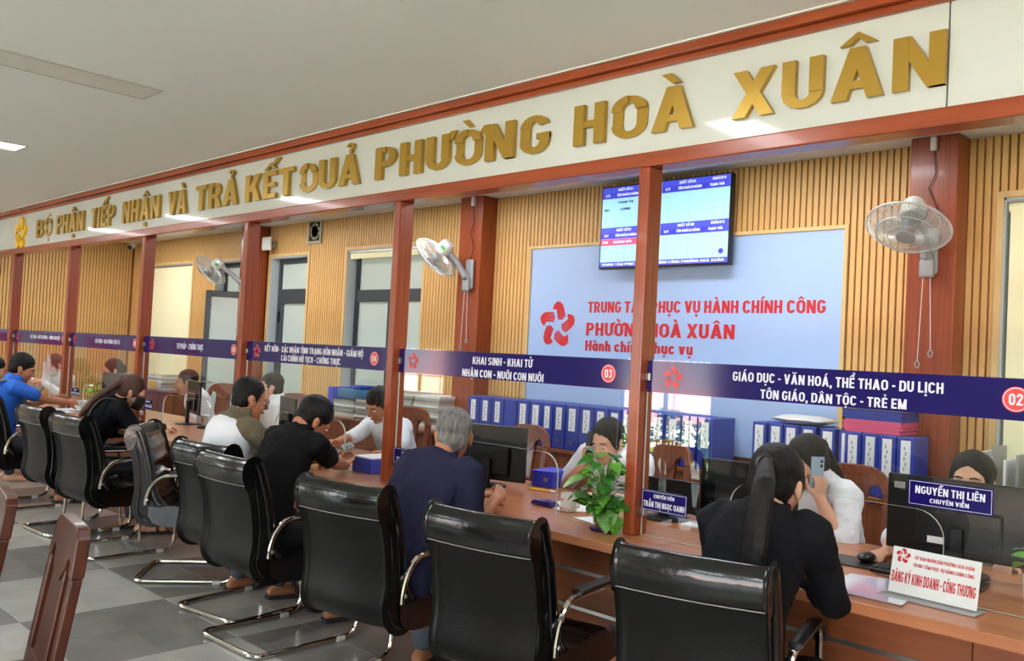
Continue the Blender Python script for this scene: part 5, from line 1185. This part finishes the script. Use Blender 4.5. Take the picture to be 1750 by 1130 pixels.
p1, q1 = person((-8.43, 2.38), -14, 'man in a bright blue polo with a backpack strap at the left edge', lean=8, head=(-8, 18), arms=[
    dict(w=(-8.62, 2.86, .88), d=(-.2, 1, .1), n=(.8, 0, -.4), p=(-.6, -.4, -1)), dict(w=(-8.32, 2.90, .86), d=(-.5, .9, .1), n=(-.7, 0, -.4), p=(1, -.3, -1))],
    skin='skin2', hair='hairB', hs='shortthick', top='polo', topcol=bl_, sleeve='short', vox=.009, sh=1.03, collar=True, shoe=sb)
# backpack strap
X1 = Vector((1, 0, 0)); nb = q1['nb']; ch = q1['ch']; f1 = q1['fwd']; dd2 = q1['d2']
part('backpack_strap', MB().tube(spline([tuple(ch+X1*.12-f1*.135-dd2*.1), tuple(ch+X1*.115-f1*.12+dd2*.04), tuple(nb+X1*.11-dd2*.012-f1*.02), tuple(nb+X1*.12+f1*.10-dd2*.06), tuple(ch+X1*.13+f1*.13-dd2*.12)], 4), [(.005, .022)]*17, 8, up=(0, 0, 1)), mat('yellow_green_strap', (120, 126, 44), .8), p1)
part('backpack', MB().ell(ch-f1*.20-dd2*.12, (.14, .075, .19), 18, 12), mat('dark_green_bag', (58, 62, 40), .85), p1)
# shoulder strap of the masked woman's bag
nb = q2['nb']; ch = q2['ch']; f1 = q2['fwd']; dd2 = q2['d2']
part('bag_strap', MB().tube(spline([tuple(ch+X1*.17-f1*.05-dd2*.26), tuple(ch+X1*.15-f1*.13-dd2*.10), tuple(ch+X1*.12-f1*.12+dd2*.03), tuple(nb+X1*.09-dd2*.008-f1*.02)], 4), [(.004, .010)]*13, 6, up=(0, 0, 1)), mat('grey_strap', (96, 92, 90), .6), p2)
# --- officers
def off(loc, rz, lb, **k):
    k.setdefault('skin', 'skin'); k.setdefault('topcol', wc_); k.setdefault('top', 'shirt'); k.setdefault('collar', True); k.setdefault('vox', .009); k.setdefault('lean', 12); k.setdefault('zs', -.045)
    return person(loc, rz, lb, legs=True, **k)
o8, r8 = off((-1.18, 4.10), 180, 'woman officer in glasses whose eyes show above the big black monitor', hs='bun', sleeve='elbow', lean=12, head=(4, -5), headoff=(0, 0, -.045), extras=dict(glasses='thin'), arms=[
    dict(w=(-1.0, 3.80, .79), d=(0, -1, -.1), n=dn, p=(1, .4, -1)), dict(w=(-1.36, 3.545, .792), d=(-.1, -1, -.05), n=dn, c=22, p=(-1, .4, -1))])
o7, r7 = off((-1.79, 4.09), 158, 'woman officer in a white blouse pressing a light blue mobile phone to her ear', hs='pony', sleeve='elbow', lean=18, side=-3, head=(0, 18), headoff=(0, 0, -.02), vox=.0075, topcol=wc_, arms=[
    dict(hr=1, w=(-.115, .06, -.125), d=(.05, -.35, 1), n=(1, 0, 0), c=30, p=(-.5, .5, -1)), dict(w=(-1.92, 3.58, .79), d=(.2, -1, 0), n=dn, p=(-1, .5, -1))])
o6, r6 = off((-3.00, 4.02), 186, 'woman officer in a white shirt talking on a black telephone behind the plant', hs='bun', sleeve='short', lean=14, head=(-4, 14), headoff=(0, 0, -.055), arms=[
    dict(w=(-2.86, 3.60, .79), d=(0, -1, 0), n=dn, p=(1, .4, -1)), dict(hr=1, w=(.125, .05, -.115), d=(-.05, -.3, 1), n=(-1, 0, 0), c=42, p=(.5, .5, -1))])
o5, r5 = off((-5.05, 4.10), 176, 'middle-aged male officer in a white shirt half hidden by the slim post', hs='shortthick', sleeve='elbow', lean=18, sh=1.08, skin='skin2', head=(6, 24), arms=[
    dict(w=(-4.52, 3.52, .80), d=(-.6, -.8, 0), n=dn, c=25, p=(1, .3, -1)), dict(w=(-5.02, 3.44, .82), d=(.3, -1, .1), n=(.3, 0, -1), c=25, p=(-1, .2, -1))])
o4, r4 = off((-6.47, 3.97), 150, 'male officer with thin glasses and receding hair facing left', hs='short', sleeve='elbow', lean=8, extras=dict(glasses='thin'), head=(0, 2))
o3, r3 = off((-7.98, 4.04), 152, 'officer in pale shirt facing the sideways monitor', hs='short', sleeve='elbow', lean=14, head=(0, 6), headoff=(0, 0, -.03), skin='skin2')
o2, r2 = off((-9.73, 4.01), 168, 'far woman officer with black hair behind a dark monitor', hs='bun', sleeve='elbow', lean=12, head=(0, 14))
o1, r1 = off((-11.11, 3.84), 196, 'far woman officer in white holding up a sheet of paper', hs='long', sleeve='long', hair='hairR', lean=12, head=(0, 22), extras=dict(mask='plast'), arms=[
    dict(w=(-10.90, 3.50, .90), d=(0, -1, .2), n=(-.7, 0, -.3), p=(1, .3, -1)), dict(w=(-11.15, 3.46, .92), d=(0, -1, .2), n=(.7, 0, -.3), p=(-1, .3, -1))])
p0, q0 = person((-9.74, 2.34), -10, 'dark-haired visitor mostly cut by the left edge behind the man in blue', lean=26, head=(0, 10), topcol=bz_, hs='shortthick', sleeve='long', vox=.011)
# --- what they hold
def phone(c, up, n, m, lb, cam=True, size=(.072, .15, .009)):
    up = Vector(up).normalized(); n = Vector(n); n = (n-up*n.dot(up)).normalized(); x = n.cross(up)
    t = thing('mobile_phone', c, lb, 'phone'); rot = Matrix((x, n, up)).transposed()
    t.rotation_euler = rot.to_euler()
    part('body', MB().bb(-size[0]/2, size[0]/2, -size[2]/2, size[2]/2, -size[1]/2, size[1]/2), m, t, smooth=False, bevel=.003)
    part('screen', MB().bb(-size[0]/2+.003, size[0]/2-.003, -size[2]/2-.0006, -size[2]/2, -size[1]/2+.004, size[1]/2-.004), M['bplast'], t, smooth=False)
    if cam: part('camera_lens', MB().lathe([(.007, 0), (.007, .002)], 12, (-.018, size[2]/2, .055), (0, 1, 0)).lathe([(.007, 0), (.007, .002)], 12, (-.018, size[2]/2, .035), (0, 1, 0)), M['bplast'], t)
    return t
lb_ = mat('light_blue_phone', (150, 178, 200), .3)
def wp(q, x, y, z): return q['inv'].inverted() @ q['H'](x, y, z)
def wd(q, x, y, z): return q['inv'].inverted().to_3x3() @ (q['HR'] @ Vector((x, y, z)))
# (local left of a person facing -y is world +x; side -1 arm = local -x)
phone(wp(r7, -.092, .03, -.02), wd(r7, 0, -.35, 1), wd(r7, -1, 0, 0), lb_, 'light blue mobile phone held at the ear of the woman in the white blouse')
t = phone(wp(r6, .102, .02, -.03), wd(r6, 0, -.45, 1), wd(r6, 1, 0, 0), M['bplast'], 'black telephone handset at the ear of the officer behind the plant', False, (.045, .17, .03)); t['category'] = 'telephone'; t.name = 'telephone_handset'
phone((-4.40, 3.08, .875), (.3, .9, .35), (.2, -.3, .9), M['gplast'], 'dark grey phone held by the man in the black polo', True)
t = thing('held_paper', (-10.55, 3.42, 1.02), 'curled white paper held up by the far woman officer', 'paper'); m_ = MB()
m_.rings([[(-.16+.04*i, .04*math.sin(i*.7), -.10+.01*i), (-.16+.04*i, .04*math.sin(i*.7)+.001, -.10+.01*i), (-.16+.04*i, .05*math.sin(i*.7)+.001, .12+.012*i), (-.16+.04*i, .05*math.sin(i*.7), .12+.012*i)] for i in range(9)]); part('sheet', m_, M['paper'], t)
t = thing('clipboard', (-8.75, 3.02, .7605), 'paper pad under the hands of the man in blue', 'paper'); part('pad', MB().bb(-.12, .12, -.09, .09, 0, .01), M['paper'], t, smooth=False); part('backing', MB().bb(-.13, .13, -.1, .1, -.0004, .001), M['bplast'], t, smooth=False)
